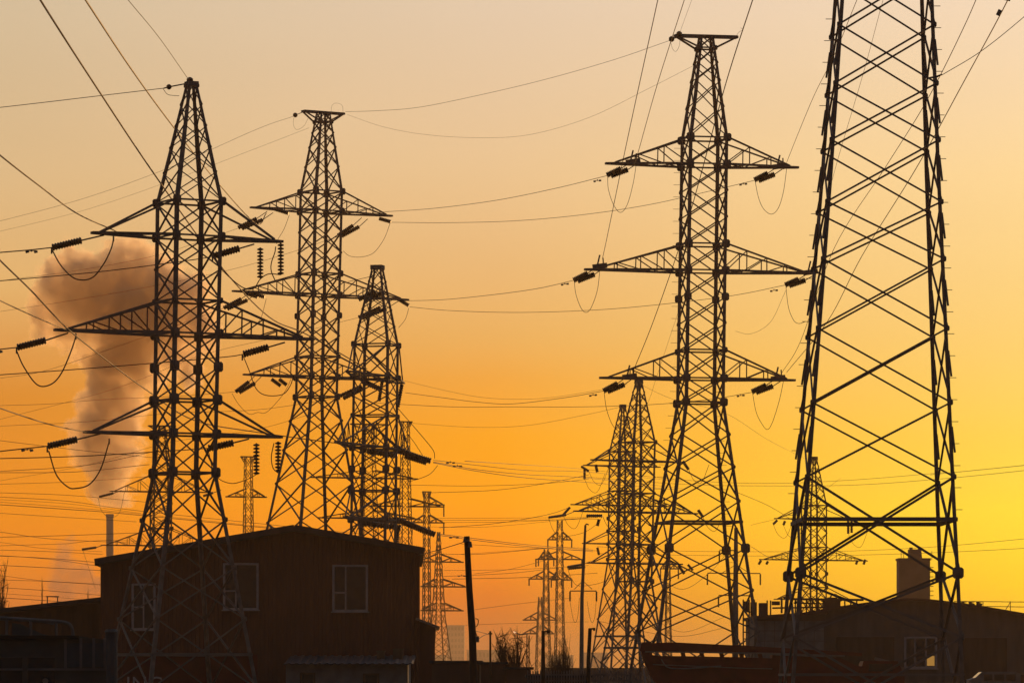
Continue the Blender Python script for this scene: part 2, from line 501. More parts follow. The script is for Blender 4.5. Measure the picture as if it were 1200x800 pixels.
# ---- a tower with a T-shaped peak beam and three trussed arms --------------------------------------------------
def beam_tower(label, Y, cx0, lean, theta, peak_rows, rows, wid, arms, leg, br, group, feet, capL, joined=False, posts=(2, 3, 2), m=None, pegs=False, mid_g=None):
    (rs, a1, t2, a2, t3, a3, rw) = rows
    wt, ws, ww, slope = wid
    prof = [(peak_rows[0], wt), (rs, ws), (rw, ww), (max(feet), ww + slope * (max(feet) - rw))]
    T = Tower('power_tower', label, Y, cx0, lean, theta, prof, leg, br, m, group, joined)
    T.legs()
    T.lattice(list(peak_rows) + [rs], T.bw * .85)
    def seg(a, b, n): return [a + (b - a) * (i + 1) / n for i in range(n)]
    T.lattice([rs, a1] + seg(a1, t2, 3 if not joined else 2) + [a2] + seg(a2, t3, 3 if not joined else 2) + [a3, rw])
    T.lattice([rw] + list(feet), T.bw * 1.05)
    T.horiz([peak_rows[0], peak_rows[1], rs, a1, t2, a2, t3, a3, rw], T.bw * 1.05)
    g = ws * 0.205
    T.gussets([rs, a1, t2, a2, a3, rw, (peak_rows[1], g * .6)], g)
    T.gussets([(t3, g * .7), (a2 + (t3 - a2) / 3, g * .95)] + [(f, g * .38) for f in feet[:-1]], g)
    if mid_g: T.gussets([(mid_g, g * 1.3)], g)
    out = {}
    for i, (r, ru, (l, rr)) in enumerate(((a1, rs, arms[0]), (a2, t2, arms[1]), (a3, t3, arms[2]))):
        out[i, -1] = T.arm(r, ru, l, -1, posts[i], leg * .5)
        out[i, 1] = T.arm(r, ru, rr, 1, posts[i], leg * .5)
    T.cap(peak_rows[0], peak_rows[1], capL, leg * .7)
    T.finish()
    return T, out


GT = 'lattice transmission towers of the line'
# A: the near left tower
A, Aa = peak_tower('near lattice tower with a pointed peak, its feet in front of the gabled building', 200, 210.5, 0.0185, 27.5,
                   (98, 237, 278, 353, 392, 469, 509, 554, (609, 665, 725, 808, 852)), (10.4, 60, 57.5, 0.32),
                   ((119, 117), (163, 160), (124, 121)), 4.4, 1.75, GT)
# C: behind, arms pointing away
C_, Ca = peak_tower('dark lattice tower with arms turned away, behind the gable roof right of its ridge', 290, 434, 0.016, 75,
                    (313, 404, 442, 487, 525, 575, 609, 640, (690, 740, 822)), (11, 43, 44, 0.30),
                    ((110, 110), (150, 150), (110, 110)), 2.9, 1.35, GT)
# F: middle distance
F_, Fa = peak_tower('pointed lattice tower nearest behind the leftmost leg of the tower with the flat top beam', 416, 741, 0.020, 31,
                    (447, 518, 540, 578, 600, 638, 660, 681, (712, 742, 775, 815)), (6, 31, 30, 0.26),
                    ((62, 62), (84, 84), (64, 64)), 2.3, 1.15, GT)
G_, Ga = peak_tower('smaller pointed lattice tower half covered by the taller pointed one beside it', 500, 725, 0.014, 28,
                    (476, 529, 546, 575, 592, 622, 637, 655, (690, 725, 765, 812)), (5, 23, 23, 0.22),
                    ((50, 50), (66, 64), (50, 48)), 1.8, 0.95, GT)
H_, Ha = peak_tower('hazy lattice tower seen between the legs of the largest frame, above the arched shed roof', 540, 953, 0.004, 27,
                    (537, 592, 608, 641, 656, 688, 702, 718, (740, 770, 812)), (5, 22.5, 22.5, 0.22),
                    ((52, 52), (72, 72), (52, 52)), 1.6, 0.85, GT, m=M['rust'])
# D: right of centre
D, Da = beam_tower('lattice tower with flat top beam and three pairs of trussed arms right of centre', 290, 815, 0.0155, 11,
                   (43, 57, 75, 96, 127), (163, 194, 287, 318, 411, 444, 472), (15.5, 46.5, 47.5, 0.27),
                   ((116, 112), (139, 133), (119, 112)), 3.7, 1.55, GT, (510, 548, 588, 643, 692, 740, 826), 37)
D.horiz([612], D.bw * 1.5); D.gussets([(643, 11)], 10)
D.pegs((172, 700), 38, ((-1, 1), (1, 1)))
# B: second with a top beam
B, Ba = beam_tower('lattice tower with a small flat top beam, directly right of the near pointed tower', 360, 362, 0.024, 32,
                   (132, 143, 156, 173, 196), (225, 248, 321, 346, 418, 442, 465), (12.5, 37.5, 37, 0.29),
                   ((92, 95), (113, 120), (96, 94)), 2.9, 1.4, GT, (493, 527, 566, 612, 660, 720, 822), 27)
I_, Ia = beam_tower('faint lattice tower with a flat top seen through the body of the nearest pointed tower', 600, 186, 0.012, 16,
                    (499, 505, 515, 527, 541), (556, 576, 619, 639, 685, 700, 712), (7, 22, 23, 0.2),
                    ((60, 60), (70, 66), (58, 58)), 1.7, 1.0, GT, (740, 770, 818), 16, m=M['rust'])

# E: the largest, cut by the top of the frame
def big_tower():
    prof = [(-541, 34), (-80, 98), (0, 107.5), (200, 128), (386, 150), (590, 174), (675, 185), (862, 207)]
    T = Tower('power_tower', 'largest lattice tower, its two pairs of legs running out of the top of the frame', 165, 1018, 0.019, 1.0, prof, 4.3, 2.15, None, GT)
    T.legs()
    rows = [-530, -480, -430, -370, -310, -250, -190, -130, -80, -30, 36.5, 105, 171, 243, 309.5, 390, 476, 562, 673, 747, 862]
    T.lattice(rows[8:18], T.bw); T.lattice(rows[17:], T.bw * 1.35)
    T.lattice(rows[:9], T.bw)
    T.horiz([-541, -480, -310, -130], T.bw)
    T.horiz([611], T.bw * 1.9)
    T.gussets([(673, 13)], 14)
    T.gussets([(r, 6) for r in rows[9:] if r != 673], 6)
    T.pegs((15, 600), 24, ((-1, 1), (1, -1)))
    for r, ru, L in ((-440, -480, 190), (-270, -310, 250), (-90, -130, 190)):
        for sg in (-1, 1): T.arm(r, ru, L, sg, 3, 4.0)
    # long splice straps on the legs, standing a little proud
    for sx in (-1, 1):
        for sy in (-1, 1):
            for r in (70, 138, 205, 272, 350, 432, 520):
                a = T.corner(sx, sy, T.z(r - 16)); b = T.corner(sx, sy, T.z(r + 14))
                o = Vector((sx * 0.055, sy * 0.03, 0)); member('splice_strap', a - o * .2, b + o * .9, 0.07, T.root, T.m, 'box')
    T.horiz([790], T.bw * 1.2)
    return T
E = big_tower()

# small distant towers
FG = 'faint towers near the horizon'
def far_tower(label, Y, cx0, top, wtop, wbot, arms, waist=None, cap=0, lean=0.0, th=20, group=FG, lw=1.0, bw=0.5, hang=0):
    prof = [(top, wtop), (waist or 740, wtop + (wbot - wtop) * (0.5 if waist is None else 0.35)), (805, wbot)]
    T = Tower('power_tower', label, Y, cx0, lean, th, prof, lw, bw, M['rust'], group, True)
    T.legs(); n = int((800 - top) / 13); rows = [top + (800 - top) * i / n for i in range(n + 1)]
    T.lattice(rows)
    for (r, L, R) in arms:
        for sg, l in ((-1, L), (1, R)):
            if l <= 0: continue
            tip = T.arm(r, r - 9, l / math.cos(T.th), sg, 1, 1.1)
            if hang: insulator(T.root, T.MW, tip, tip - Vector((0, 0, hang * T.k)), .9 * T.k, 7)
    if cap: T.cap(top, top + 6, cap, 1.1)
    T.finish(); return T
far_tower('slim faint tower with one pair of arms between the two left towers', 620, 291, 535, 8, 20, [(582, 25, 20)], cap=9, hang=0)
far_tower('faint tower half hidden behind two large ones above the gable ridge', 560, 432, 497, 11, 40, [(560, 66, 56), (607, 58, 58)], cap=22)
far_tower('slim faint tower with a small flat cap directly right of the tower with turned arms', 620, 475, 494, 8, 26, [(593, 40, 44)], cap=8)
far_tower('faint narrow tower with hanging insulators above the right roof edge of the gabled building', 900, 500, 576, 6, 12, [(591, 0, 20), (612, 17, 20)], cap=5, hang=14)
far_tower('faint pointed tower between the gabled building and the leaning wooden pole', 900, 514, 623, 3, 30, [(658, 24, 28), (687, 20, 33), (715, 20, 28)], waist=722, th=25)
far_tower('tallest of the three faint towers behind the bare bushes, with insulators hanging from its arms', 1000, 656, 609, 6, 14, [(632, 14, 14), (655, 28, 26), (679, 10, 14)], hang=9, th=12)
far_tower('middle-height one of the three faint towers behind the bare bushes', 1100, 640, 643, 5, 12, [(655, 9, 9), (678, 20, 18)], hang=8, th=12)
far_tower('lowest and faintest of the three towers behind the bare bushes', 1300, 633, 699, 4, 12, [(726, 20, 20), (742, 20, 16)], th=12)
far_tower('thin faint tower seen low through the base of the tower with the flat top beam', 1000, 783, 640, 4, 10, [(666, 9, 12)], hang=12, th=10)

# ================================================================== insulator strings, jumpers and wires
def loop(T, pts, r, name='jumper_wire'):
    b = MB(); b.tube(catmull(pts, 7), r, 5); return b.build(name, M['wire'], T.root, T.MW)


def bolts(T, p, r):      # clamp at the end of a string
    b = MB(); b.beam(p + Vector((0, 0, r * 1.6)), p - Vector((0, 0, r * 2.6)), r * 1.1); b.build('clamp', M['steel'], T.root, T.MW)


def vertex_px(T, arm_x_px, row):   # world point on the arm axis seen at a picture column
    # arm axis point: X = X0 + l cos, Y = Y0 + l sin; solve for l
    X0 = T.root.location.x + T.lean * T.z(row); Y0 = T.Y; k = (arm_x_px - 600) / PXF
    l = (k * Y0 - X0) / (math.cos(T.th) - k * math.sin(T.th))
    d = Y0 + l * math.sin(T.th)
    return Wp(arm_x_px, row, d), d


# tower A, left hand tension strings
WIRES = []
def wire(pts, r, label, group=None, cat='wire'):
    b = MB(); b.tube(catmull(pts, 8), r, 5); o = b.build('power_line', M['wire'])
    tag(o, label, cat, group); return o


LG = 'conductors strung from tower to tower'
for i, (x0, y0, x1, y1, xa, ya, xe, ye, lvl) in enumerate(((96, 281.5, 61, 290, 122, 275.5, -40, 299, 'top'), (54, 398.5, 20, 407, 80, 390, -40, 413, 'middle'), (91, 514.5, 56, 522.5, 118, 508, -40, 533, 'lowest'))):
    at, d = vertex_px(A, xa, ya)
    a = Wp(x0, y0, d); b = Wp(x1, y1, d)
    insulator(A.root, A.MW, a, b, 0.155, 11)
    rod = MB(); rod.tube([at, a], 0.035, 5); rod.build('tension_rod', M['steel'], A.root, A.MW)
    bolts(A, Wp(x1 - .5, y1 + 3, d), 0.06)
    j = {0: [(61, 293), (72, 312), (88, 326.5), (107, 326), (121, 310), (130, 292), (133, 280)],
         1: [(19, 410), (28, 430), (44, 451), (60, 450), (72, 437), (83, 412), (89, 394)],
         2: [(57, 528), (66, 556), (79, 570), (89, 572), (105, 567), (118, 549), (128, 517)]}[i]
    loop(A, [Wp(x, y, d + 1.0 * t / 6) for t, (x, y) in enumerate(j)], 0.030)
    bolts(A, Wp(j[-1][0], j[-1][1] - 1, d + 1), 0.06)
    wire([b, Wp(x1 - 30, y1 + 3.6 - .4, d + 1), Wp(xe, ye, d + 4)], 0.026, 'conductor leaving the string of discs on the %s left arm of the near pointed tower' % lvl, LG)
    v = MB()
    for q in (-5, 5): v.beam(Wp(x1 - 24 + q - 2, y1 + 5 + abs(q) * .1, d), Wp(x1 - 24 + q + 2, y1 + 4.6, d), 0.09)
    v.beam(Wp(x1 - 29, y1 + 4.5, d), Wp(x1 - 19, y1 + 3.6, d), 0.03); v.beam(Wp(x1 - 24, y1 + 2, d), Wp(x1 - 24, y1 + 5, d), 0.05)
    tag(v.build('vibration_damper', M['steel']), 'two-weight damper clipped on the wire beside the %s left arm string of the near tower' % lvl, 'damper', 'vibration dampers')
# tower A, right hand tension strings pulling back to the left
for i, (x0, y0, x1, y1, xa, ya, pts, lvl) in enumerate((
        (281, 291, 250, 300, 298, 286, [(225, 304.5), (120, 318), (0, 329), (-60, 333)], 'top'),
        (315, 406.5, 285, 415, 334, 401, [(255, 419), (110, 431), (0, 439), (-60, 442)], 'middle'),
        (274, 518.5, 244, 525, 292, 514, [(200, 528), (100, 534), (0, 537), (-60, 538)], 'lowest'))):
    at, d = vertex_px(A, xa, ya); at = Vector(at); 
    a = Wp(x0, y0, d); b = Wp(x1, y1, d)
    insulator(A.root, A.MW, a, b, 0.16, 10)
    rod = MB(); rod.tube([at, a], 0.035, 5); rod.build('tension_rod', M['steel'], A.root, A.MW)
    bolts(A, Wp(x1 - 1, y1 + 3, d), 0.06)
    wire([b] + [Wp(x, y, d + 1 + 2 * t) for t, (x, y) in enumerate(pts)], 0.022, 'conductor running behind the body of the near pointed tower from its %s right arm' % lvl, LG)
for (x, y0, y1, lv) in ((305, 290, 326, 0), (329, 285, 322, 0), (300.5, 519, 556, 2), (326, 517, 553, 2)):
    _, d = vertex_px(A, x, y0)
    insulator(A.root, A.MW, Wp(x, y0, d), Wp(x, y1, d), 0.14, 9, neck=.25)
_, d = vertex_px(A, 318, 284)
loop(A, [Wp(250, 302, d), Wp(262, 318, d), Wp(283, 336, d), Wp(297, 338, d), Wp(305, 327, d), Wp(315, 321, d), Wp(329, 322, d + .3)], 0.024)
loop(A, [Wp(323, 289, d), Wp(322, 296, d), Wp(318, 308, d), Wp(318, 318, d), Wp(323, 330, d)], 0.024)
loop(A, [Wp(285, 417, d), Wp(292, 434, d), Wp(300, 455, d), Wp(312, 463, d), Wp(331, 462, d), Wp(340, 452, d), Wp(344, 440, d)], 0.020)
loop(A, [Wp(321, 519, d), Wp(318, 535, d), Wp(320, 548, d), Wp(326, 554, d)], 0.022)
loop(A, [Wp(244, 527, d), Wp(252, 556, d), Wp(270, 566, d), Wp(288, 562, d), Wp(300, 556, d)], 0.018)

# tower A peak wire
dA = 200
b = MB(); pin(b, Wp(198, 102, dA), 0.11); b.tube([Wp(216, 98.5, dA), Wp(198, 102, dA), Wp(192, 103.5, dA)], 0.03, 5); pin(b, Wp(222.5, 94.5, dA), 0.14)
b.build('peak_insulator', M['glass_ins'], A.root, A.MW)
loop(A, [Wp(191, 104, dA), Wp(197, 111, dA), Wp(210, 112.5, dA)], 0.012)
wire([Wp(192, 103.5, dA), Wp(120, 112, dA + 4), Wp(0, 126, dA + 10), Wp(-50, 130, dA + 13)], 0.016, 'thin earth wire leaving the peak of the near pointed tower for the left edge', LG)
wire([Wp(222, 95, dA), Wp(187, 45, 180), Wp(150, 0, 160), Wp(110, -50, 140)], 0.013, 'thin wire running up from the tip of the near pointed tower to the top edge', LG)

OG = 'conductors rising overhead towards the viewer'
wire([Wp(430, 432, 285), Wp(360, 392, 265), Wp(315, 371, 252), Wp(258, 311, 228), Wp(182, 206, 196), Wp(110, 98, 165), Wp(47, 0, 138), Wp(-10, -95, 112)], 0.034, 'thick conductor entering at the top left corner and passing behind the near tower', OG)
wire([Wp(312, 250, 350), Wp(300, 262, 346), Wp(299, 255, 345)][:1] + [Wp(300, 262, 345), Wp(255, 214, 305), Wp(201, 146, 252), Wp(153, 80, 210), Wp(100, 0, 170), Wp(60, -60, 146)], 0.036, 'second thick conductor from the top left corner, crossing the peak of the near tower', OG)
dd = vertex_px(A, 136, 271)[1]
wire([Wp(136, 271, dd), Wp(90, 250, 180), Wp(45, 217, 160), Wp(0, 182, 142), Wp(-45, 144, 125)], 0.026, 'conductor dropping from the left edge onto the top left arm of the near tower', OG)
wire([Wp(416, 522, 290), Wp(300, 506, 270), Wp(227, 492, 250), Wp(172, 457, 225), Wp(125, 422, 205), Wp(78, 384, 186), Wp(36, 340, 170), Wp(0, 305, 158), Wp(-45, 258, 142)], 0.030, 'thick conductor slanting down across the steam cloud and behind the near tower', OG)
dd = vertex_px(A, 80, 388)[1]
wire([Wp(80, 387, dd), Wp(50, 375, 180), Wp(0, 352, 160), Wp(-45, 327, 145)], 0.024, 'conductor dropping from the left edge onto the middle left arm of the near tower', OG)
dd = vertex_px(A, 105, 507)[1]
wire([Wp(106, 507, dd), Wp(60, 497.5, 180), Wp(0, 478, 160), Wp(-45, 460, 145)], 0.024, 'conductor dropping from the left edge onto the lowest left arm of the near tower', OG)
# from the flat-topped tower up and over the viewer
wire([Wp(706, 303, 287), Wp(711, 280, 270), Wp(736, 160, 220), Wp(772, -5, 170), Wp(792, -100, 145)], 0.018, 'conductor rising from the middle left arm of the flat-topped tower to the top edge', OG)
wire([Wp(743, 193, 288), Wp(748, 178, 278), Wp(770, 100, 240), Wp(802, 0, 200), Wp(830, -90, 165)], 0.018, 'conductor rising from the top left arm of the flat-topped tower to the top edge', OG)
wire([Wp(796, 42, 290), Wp(799, 32, 280), Wp(812, -4, 250), Wp(830, -60, 220)], 0.009, 'very thin wire rising from the left end of the top beam', OG)
wire([Wp(744, 430, 287), Wp(765, 378, 270), Wp(794, 296, 245), Wp(813, 235, 225), Wp(850, 100, 190), Wp(884, -6, 166), Wp(910, -90, 150)], 0.021, 'conductor passing behind the flat-topped tower and up beside its peak', OG)
wire([Wp(922, 190, 294), Wp(936, 155, 275), Wp(955, 110, 255), Wp(979, 62, 235), Wp(1006, -4, 212), Wp(1040, -80, 190)], 0.016, 'conductor rising from the top right arm behind the left legs of the largest tower', OG)
wire([Wp(952, 310, 294), Wp(963, 262, 275), Wp(979, 197, 250), Wp(1012, 85, 215), Wp(1036, -4, 190), Wp(1060, -85, 170)], 0.010, 'faint conductor rising inside the largest tower just right of its left legs', OG)
wire([Wp(916, 437, 294), Wp(938, 400, 280), Wp(977, 292, 245), Wp(1037, 197, 205), Wp(1085, 120, 185), Wp(1130, 31, 165), Wp(1160, -40, 150)], 0.015, 'conductor slanting behind the largest tower from its left legs to the top edge', OG)
wire([Wp(922, 436, 294), Wp(970, 376, 270), Wp(1010, 300, 240), Wp(1072, 200, 205), Wp(1130, 95, 175), Wp(1174, 14, 155), Wp(1205, -50, 142)], 0.019, 'right-hand one of the two conductors slanting behind the largest tower', OG)
v = MB(); v.beam(Wp(1169, 18, 156), Wp(1172, 12, 156), 0.12); v.beam(Wp(1176, -2, 155), Wp(1184, 0, 155), 0.1)
tag(v.build('vibration_damper', M['steel']), 'dark damper on the wire at the top right corner', 'damper', 'vibration dampers')
wire([Wp(1104, 88, 165), Wp(1150, 60, 168), Wp(1200, 20, 172), Wp(1250, -25, 176)], 0.014, 'thin wire leaving the right legs of the largest tower for the right edge', OG)
b = MB(); b.tube([Wp(1086, 92, 165), Wp(1098, 90, 165), Wp(1104, 87.5, 165)], [0.03, 0.045, 0.03], 6); b.build('peak_insulator', M['glass_ins'], E.root, E.MW)

# D strings (double, pulling to the lower left) with jumper loops
def pair(T, x0, y0, x1, y1, dxy, r, n, drop=0.0, dstep=0.6):
    for k in (0, 1):
        _, d = vertex_px(T, x0, y0)
        d = d + (k - .5) * dstep
        ox, oy = dxy[0] * k, dxy[1] * k
        a = Wp(x0 + ox, y0 + oy, d); c = Wp(x1 + ox * .6, y1 + oy * .6, d)
        insulator(T.root, T.MW, a, c, r, n)
        rod = MB(); up = Wp(x0 + ox + (x0 - x1) * .55, y0 + oy - abs(y0 - y1) * .75, d); rod.tube([a, up], 0.03, 5); rod.build('tension_rod', M['steel'], T.root, T.MW)
    return d
GW = 'long sagging conductors between the towers'
for (x0, y0, x1, y1, lp) in ((728, 197.5, 711, 205.5, [(712, 207), (713, 222), (719, 240), (727, 249), (735, 240), (742, 215), (746, 190)]),
                             (900, 203, 884, 211, [(885, 213), (889, 232), (895, 245), (904, 251), (912, 244), (918, 225), (922, 197)]),
                             (689, 320, 672, 328.5, [(673, 330), (675, 345), (681, 361), (687, 366), (693, 360), (700, 340), (703, 316)]),
                             (936, 327, 920, 334, [(921, 336), (924, 360), (930, 375), (936, 379), (943, 377)]),
                             (724, 449, 707, 458, [(708, 460), (711, 480), (718, 498), (727, 507)]),
                             (898, 451, 881, 459, [(882, 461), (886, 482), (892, 495), (899, 503), (905, 495), (913, 470), (918, 447)])):
    d = pair(D, x0, y0, x1, y1, (8.0, 1.2), 0.185, 10)
    hb = MB(); up = Wp(x0 + 12, y0 - 7, d); hb.beam(up - Vector((.35, 0, .0)), up + Vector((.55, 0, .12)), .22, .30); hb.beam(up + Vector((-.1, 0, -.1)), up + Vector((.1, 0, .75)), .10); hb.beam(up + Vector((.35, .3, -.1)), up + Vector((.3, .3, .6)), .08); hb.build('hanger_bracket', M['steel'], D.root, D.MW)
    loop(D, [Wp(x, y, d - .4) for x, y in lp], 0.017)
def damper(x, y, d, label, s=1.0, slope=0.15):
    v = MB()
    for q in (-3.2, 3.2): v.beam(Wp(x + (q - 1.4) * s, y + 2.2 - slope * q, d), Wp(x + (q + 1.4) * s, y + 2.0 - slope * q, d), 0.10)
    v.beam(Wp(x, y, d), Wp(x, y + 2.2, d), 0.05); v.beam(Wp(x - 3 * s, y + 1.8, d), Wp(x + 3 * s, y + 1.6, d), 0.03)
    tag(v.build('vibration_damper', M['steel']), label, 'damper', 'vibration dampers')
damper(700, 210, 288, 'small damper on the wire left of the top left arm of the flat-topped tower')
damper(871, 214, 294, 'small damper right of the flat-topped tower body at top arm level')
damper(662, 331, 288, 'small damper on the wire left of the middle left arm of the flat-topped tower')
damper(907, 338.5, 294, 'small damper on the wire under the middle right arm of the flat-topped tower')
damper(695, 461, 288, 'small damper on the wire left of the lowest left arm of the flat-topped tower')
damper(868, 461.5, 294, 'small damper on the wire under the lowest right arm of the flat-topped tower')
def span(pts, r, label, group=GW): wire(pts, r, label, group)
b = MB()
for p in (Wp(787, 46, 289), Wp(796, 40, 289)): pin(b, p, 0.17)
b.tube([Wp(798, 43, 289), Wp(787, 46, 289), Wp(784, 48, 289)], 0.035, 5); b.build('peak_insulator', M['glass_ins'], D.root, D.MW)
loop(D, [Wp(786, 49, 289), Wp(788, 57, 289), Wp(792, 60.5, 289), Wp(796, 54, 289), Wp(797, 44, 289)], 0.010)
loop(D, [Wp(862, 44, 291), Wp(866, 38, 291), Wp(871, 35, 291), Wp(868, 33, 291)], 0.010)
span([Wp(784, 48, 289), Wp(720, 70, 300), Wp(640, 93, 312), Wp(560, 112, 325), Wp(490, 126, 338), Wp(440, 130, 348), Wp(405, 131, 356)], 0.014, 'thin earth wire between the two flat top beams, upper one')
span([Wp(815, 76, 292), Wp(760, 104, 300), Wp(690, 138, 312), Wp(620, 158, 324), Wp(560, 161.5, 334), Wp(500, 158, 344), Wp(450, 149, 352), Wp(407, 134.5, 360)], 0.009, 'fainter and deeper sagging earth wire between the two flat-topped towers')
span([Wp(345, 136, 352), Wp(300, 152, 356), Wp(200, 196, 366), Wp(100, 232, 378), Wp(0, 259, 390), Wp(-50, 270, 396)], 0.013, 'thin earth wire from the small flat top beam to the left edge')
span([Wp(362, 150, 362), Wp(300, 174, 368), Wp(200, 212, 378), Wp(100, 246, 388), Wp(0, 271, 398), Wp(-50, 281, 404)], 0.010, 'faintest earth wire reaching the left edge behind the near tower peak')
b = MB(); pin(b, Wp(346, 135, 352), 0.17); b.tube([Wp(344, 136, 352), Wp(356, 131, 354)], 0.03, 5); b.build('peak_insulator', M['glass_ins'], B.root, B.MW)
loop(B, [Wp(344, 138, 352), Wp(344, 147, 352), Wp(348, 152, 352), Wp(356, 148, 352), Wp(361, 139, 352)], 0.010)
loop(B, [Wp(388, 132, 362), Wp(389, 124, 362), Wp(394, 121, 362), Wp(401, 124, 362), Wp(402, 134, 362)], 0.009)
span([Wp(711, 206, 288), Wp(650, 221, 305), Wp(580, 235, 325), Wp(510, 244, 348), Wp(455, 248, 365), Wp(436, 249, 370)], 0.018, 'conductor between the top arms of the two flat-topped towers, near side')
span([Wp(884, 211.5, 294), Wp(840, 222, 302), Wp(760, 240, 318), Wp(680, 252, 334), Wp(600, 259, 348), Wp(520, 261, 360), Wp(458, 260.5, 370)], 0.018, 'conductor passing behind the flat-topped tower to its top right arm')
span([Wp(672, 328.5, 288), Wp(630, 338, 302), Wp(580, 345, 322), Wp(520, 351, 345), Wp(470, 352.5, 365)], 0.018, 'conductor between the middle arms of the two flat-topped towers, near side')
span([Wp(920, 334, 294), Wp(860, 346, 306), Wp(780, 356, 320), Wp(700, 363, 334), Wp(610, 366, 350), Wp(530, 364, 362), Wp(480, 359.5, 372)], 0.018, 'conductor passing behind the flat-topped tower to its middle right arm')
span([Wp(707, 458, 288), Wp(660, 466, 300), Wp(600, 473, 320), Wp(560, 471, 334), Wp(520, 466, 348), Wp(475, 460, 365)], 0.018, 'conductor between the lowest arms of the two flat-topped towers, near side')
span([Wp(881, 459.5, 294), Wp(830, 468, 305), Wp(760, 474, 318), Wp(680, 476.5, 332), Wp(600, 476.5, 346), Wp(530, 476.5, 358), Wp(440, 472, 374)], 0.018, 'conductor passing behind the flat-topped tower to its lowest right arm')
span([Wp(735, 450, 300), Wp(690, 459, 310), Wp(630, 467, 325), Wp(570, 466, 338), Wp(520, 457, 350), Wp(474, 446, 362)], 0.010, 'faint thin wire just above the lowest pair of long sagging conductors')
span([Wp(730, 476, 420), Wp(690, 485, 430), Wp(620, 498, 445), Wp(560, 500.5, 460), Wp(500, 497, 475), Wp(478, 495, 480)], 0.014, 'faint wire from the peak of the smaller pointed tower towards the left')
span([Wp(750, 450, 416), Wp(790, 468, 400), Wp(850, 484, 420), Wp(900, 515, 440), Wp(945, 538, 520)], 0.012, 'faint wire sloping right from the pointed tower to the hazy one')
span([Wp(745, 497, 300), Wp(760, 470, 300), Wp(770, 440, 300), Wp(800, 350, 300)], 0.008, 'very faint wire behind the left legs of the flat-topped tower')
span([Wp(862, 388, 320), Wp(880, 391, 310), Wp(903, 377, 296), Wp(921, 340, 294)], 0.010, 'slack loop of wire hanging between the flat-topped tower and the largest one')
span([Wp(1090, 556, 600), Wp(1200, 545, 480), Wp(1260, 538, 440)], 0.03, 'upper one of the paired conductors right of the largest tower')
span([Wp(1110, 553, 610), Wp(1000, 562, 640), Wp(900, 566, 660), Wp(800, 562, 680), Wp(680, 549, 720), Wp(545, 540, 330)], 0.026, 'long low conductor crossing behind the flat-topped tower from the string at the left')
span([Wp(1260, 543, 440), Wp(1200, 551, 480), Wp(1100, 561, 560), Wp(1000, 568, 620), Wp(900, 569, 660), Wp(800, 567, 680), Wp(680, 558, 720)], 0.026, 'lower one of the paired conductors right of the largest tower')
span([Wp(1260, 625, 500), Wp(1200, 631, 540), Wp(1100, 640, 600), Wp(1000, 645, 640), Wp(900, 646, 680), Wp(790, 645, 700), Wp(700, 640, 730)], 0.026, 'conductor passing just above the silo, upper of two')
span([Wp(1260, 637, 500), Wp(1200, 642, 540), Wp(1100, 647, 600), Wp(1000, 650, 640), Wp(900, 651, 680), Wp(790, 650, 700), Wp(700, 648, 730)], 0.026, 'conductor passing just above the silo, lower of two')

# B strings
for (x0, y0, x1, y1) in ((301, 256, 279, 267), (414, 264, 396, 276), (283, 350, 262, 361), (446, 360, 420, 372), (292, 447, 276, 459), ):
    pair(B, x0, y0, x1, y1, (7, 1.5), 0.17, 10)
for (x0, y0, x1, y1) in ((318, 444, 329, 452), (327, 444, 336, 451), (398, 464, 424, 452), (402, 467, 426, 455), (322, 245, 338, 250), (444, 256, 458, 260), (466, 350, 479, 358), (290, 342, 310, 348), (286, 343, 302, 348)):
    _, d = vertex_px(B, x0, y0); insulator(B.root, B.MW, Wp(x0, y0, d), Wp(x1, y1, d), 0.16, 9)
for lp in ([(279, 268), (262, 274)], [(339, 252), (333, 268), (326, 280), (324, 286)], [(457, 262), (450, 280), (438, 296), (424, 301), (410, 300), (402, 294)], [(312, 350), (306, 372), (298, 382)],
           [(272, 461), (280, 474), (292, 485), (302, 483), (312, 483), (327, 468), (336, 455), (341, 444)], [(479, 361), (475, 374), (467, 384)], [(396, 277), (388, 280), (380, 283)]):
    if len(lp) < 3: continue
    _, d = vertex_px(B, lp[0][0], lp[0][1]); loop(B, [Wp(x, y, d) for x, y in lp], 0.018)
def left_pair(pts, label, r=0.016): span([Wp(x, y, 360 + i * 14) for i, (x, y) in enumerate(pts)], r, label)
left_pair([(279, 267.5), (230, 283), (180, 296), (120, 309), (0, 326), (-40, 330)][:1] + [(240, 281), (180, 300), (90, 317), (0, 329)], 'conductor running left from the top left arm of the tower with the small flat top', 0.013)
left_pair([(396, 277), (340, 296), (270, 316), (180, 335), (90, 351), (0, 365)], 'conductor running left from the top right arm of the tower with the small flat top', 0.014)
left_pair([(262, 361), (210, 380), (120, 412), (50, 435), (0, 443)], 'conductor running left from the middle left arm of the tower with the small flat top', 0.016)
left_pair([(420, 372), (340, 392), (240, 415), (150, 450), (90, 468), (0, 491)], 'conductor running left from the middle right arm of the tower with the small flat top', 0.014)
left_pair([(276, 459), (210, 464), (120, 468), (60, 473), (0, 475)], 'conductor running left from the lowest left arm of the tower with the small flat top', 0.016)
left_pair([(398, 466), (300, 480), (200, 484), (100, 494), (0, 499)], 'conductor running left just below the lowest arms of the small flat-topped tower', 0.016)
left_pair([(380, 480), (300, 503), (200, 518), (100, 545), (0, 563)], 'conductor crossing the steam plume at its narrow waist', 0.013)

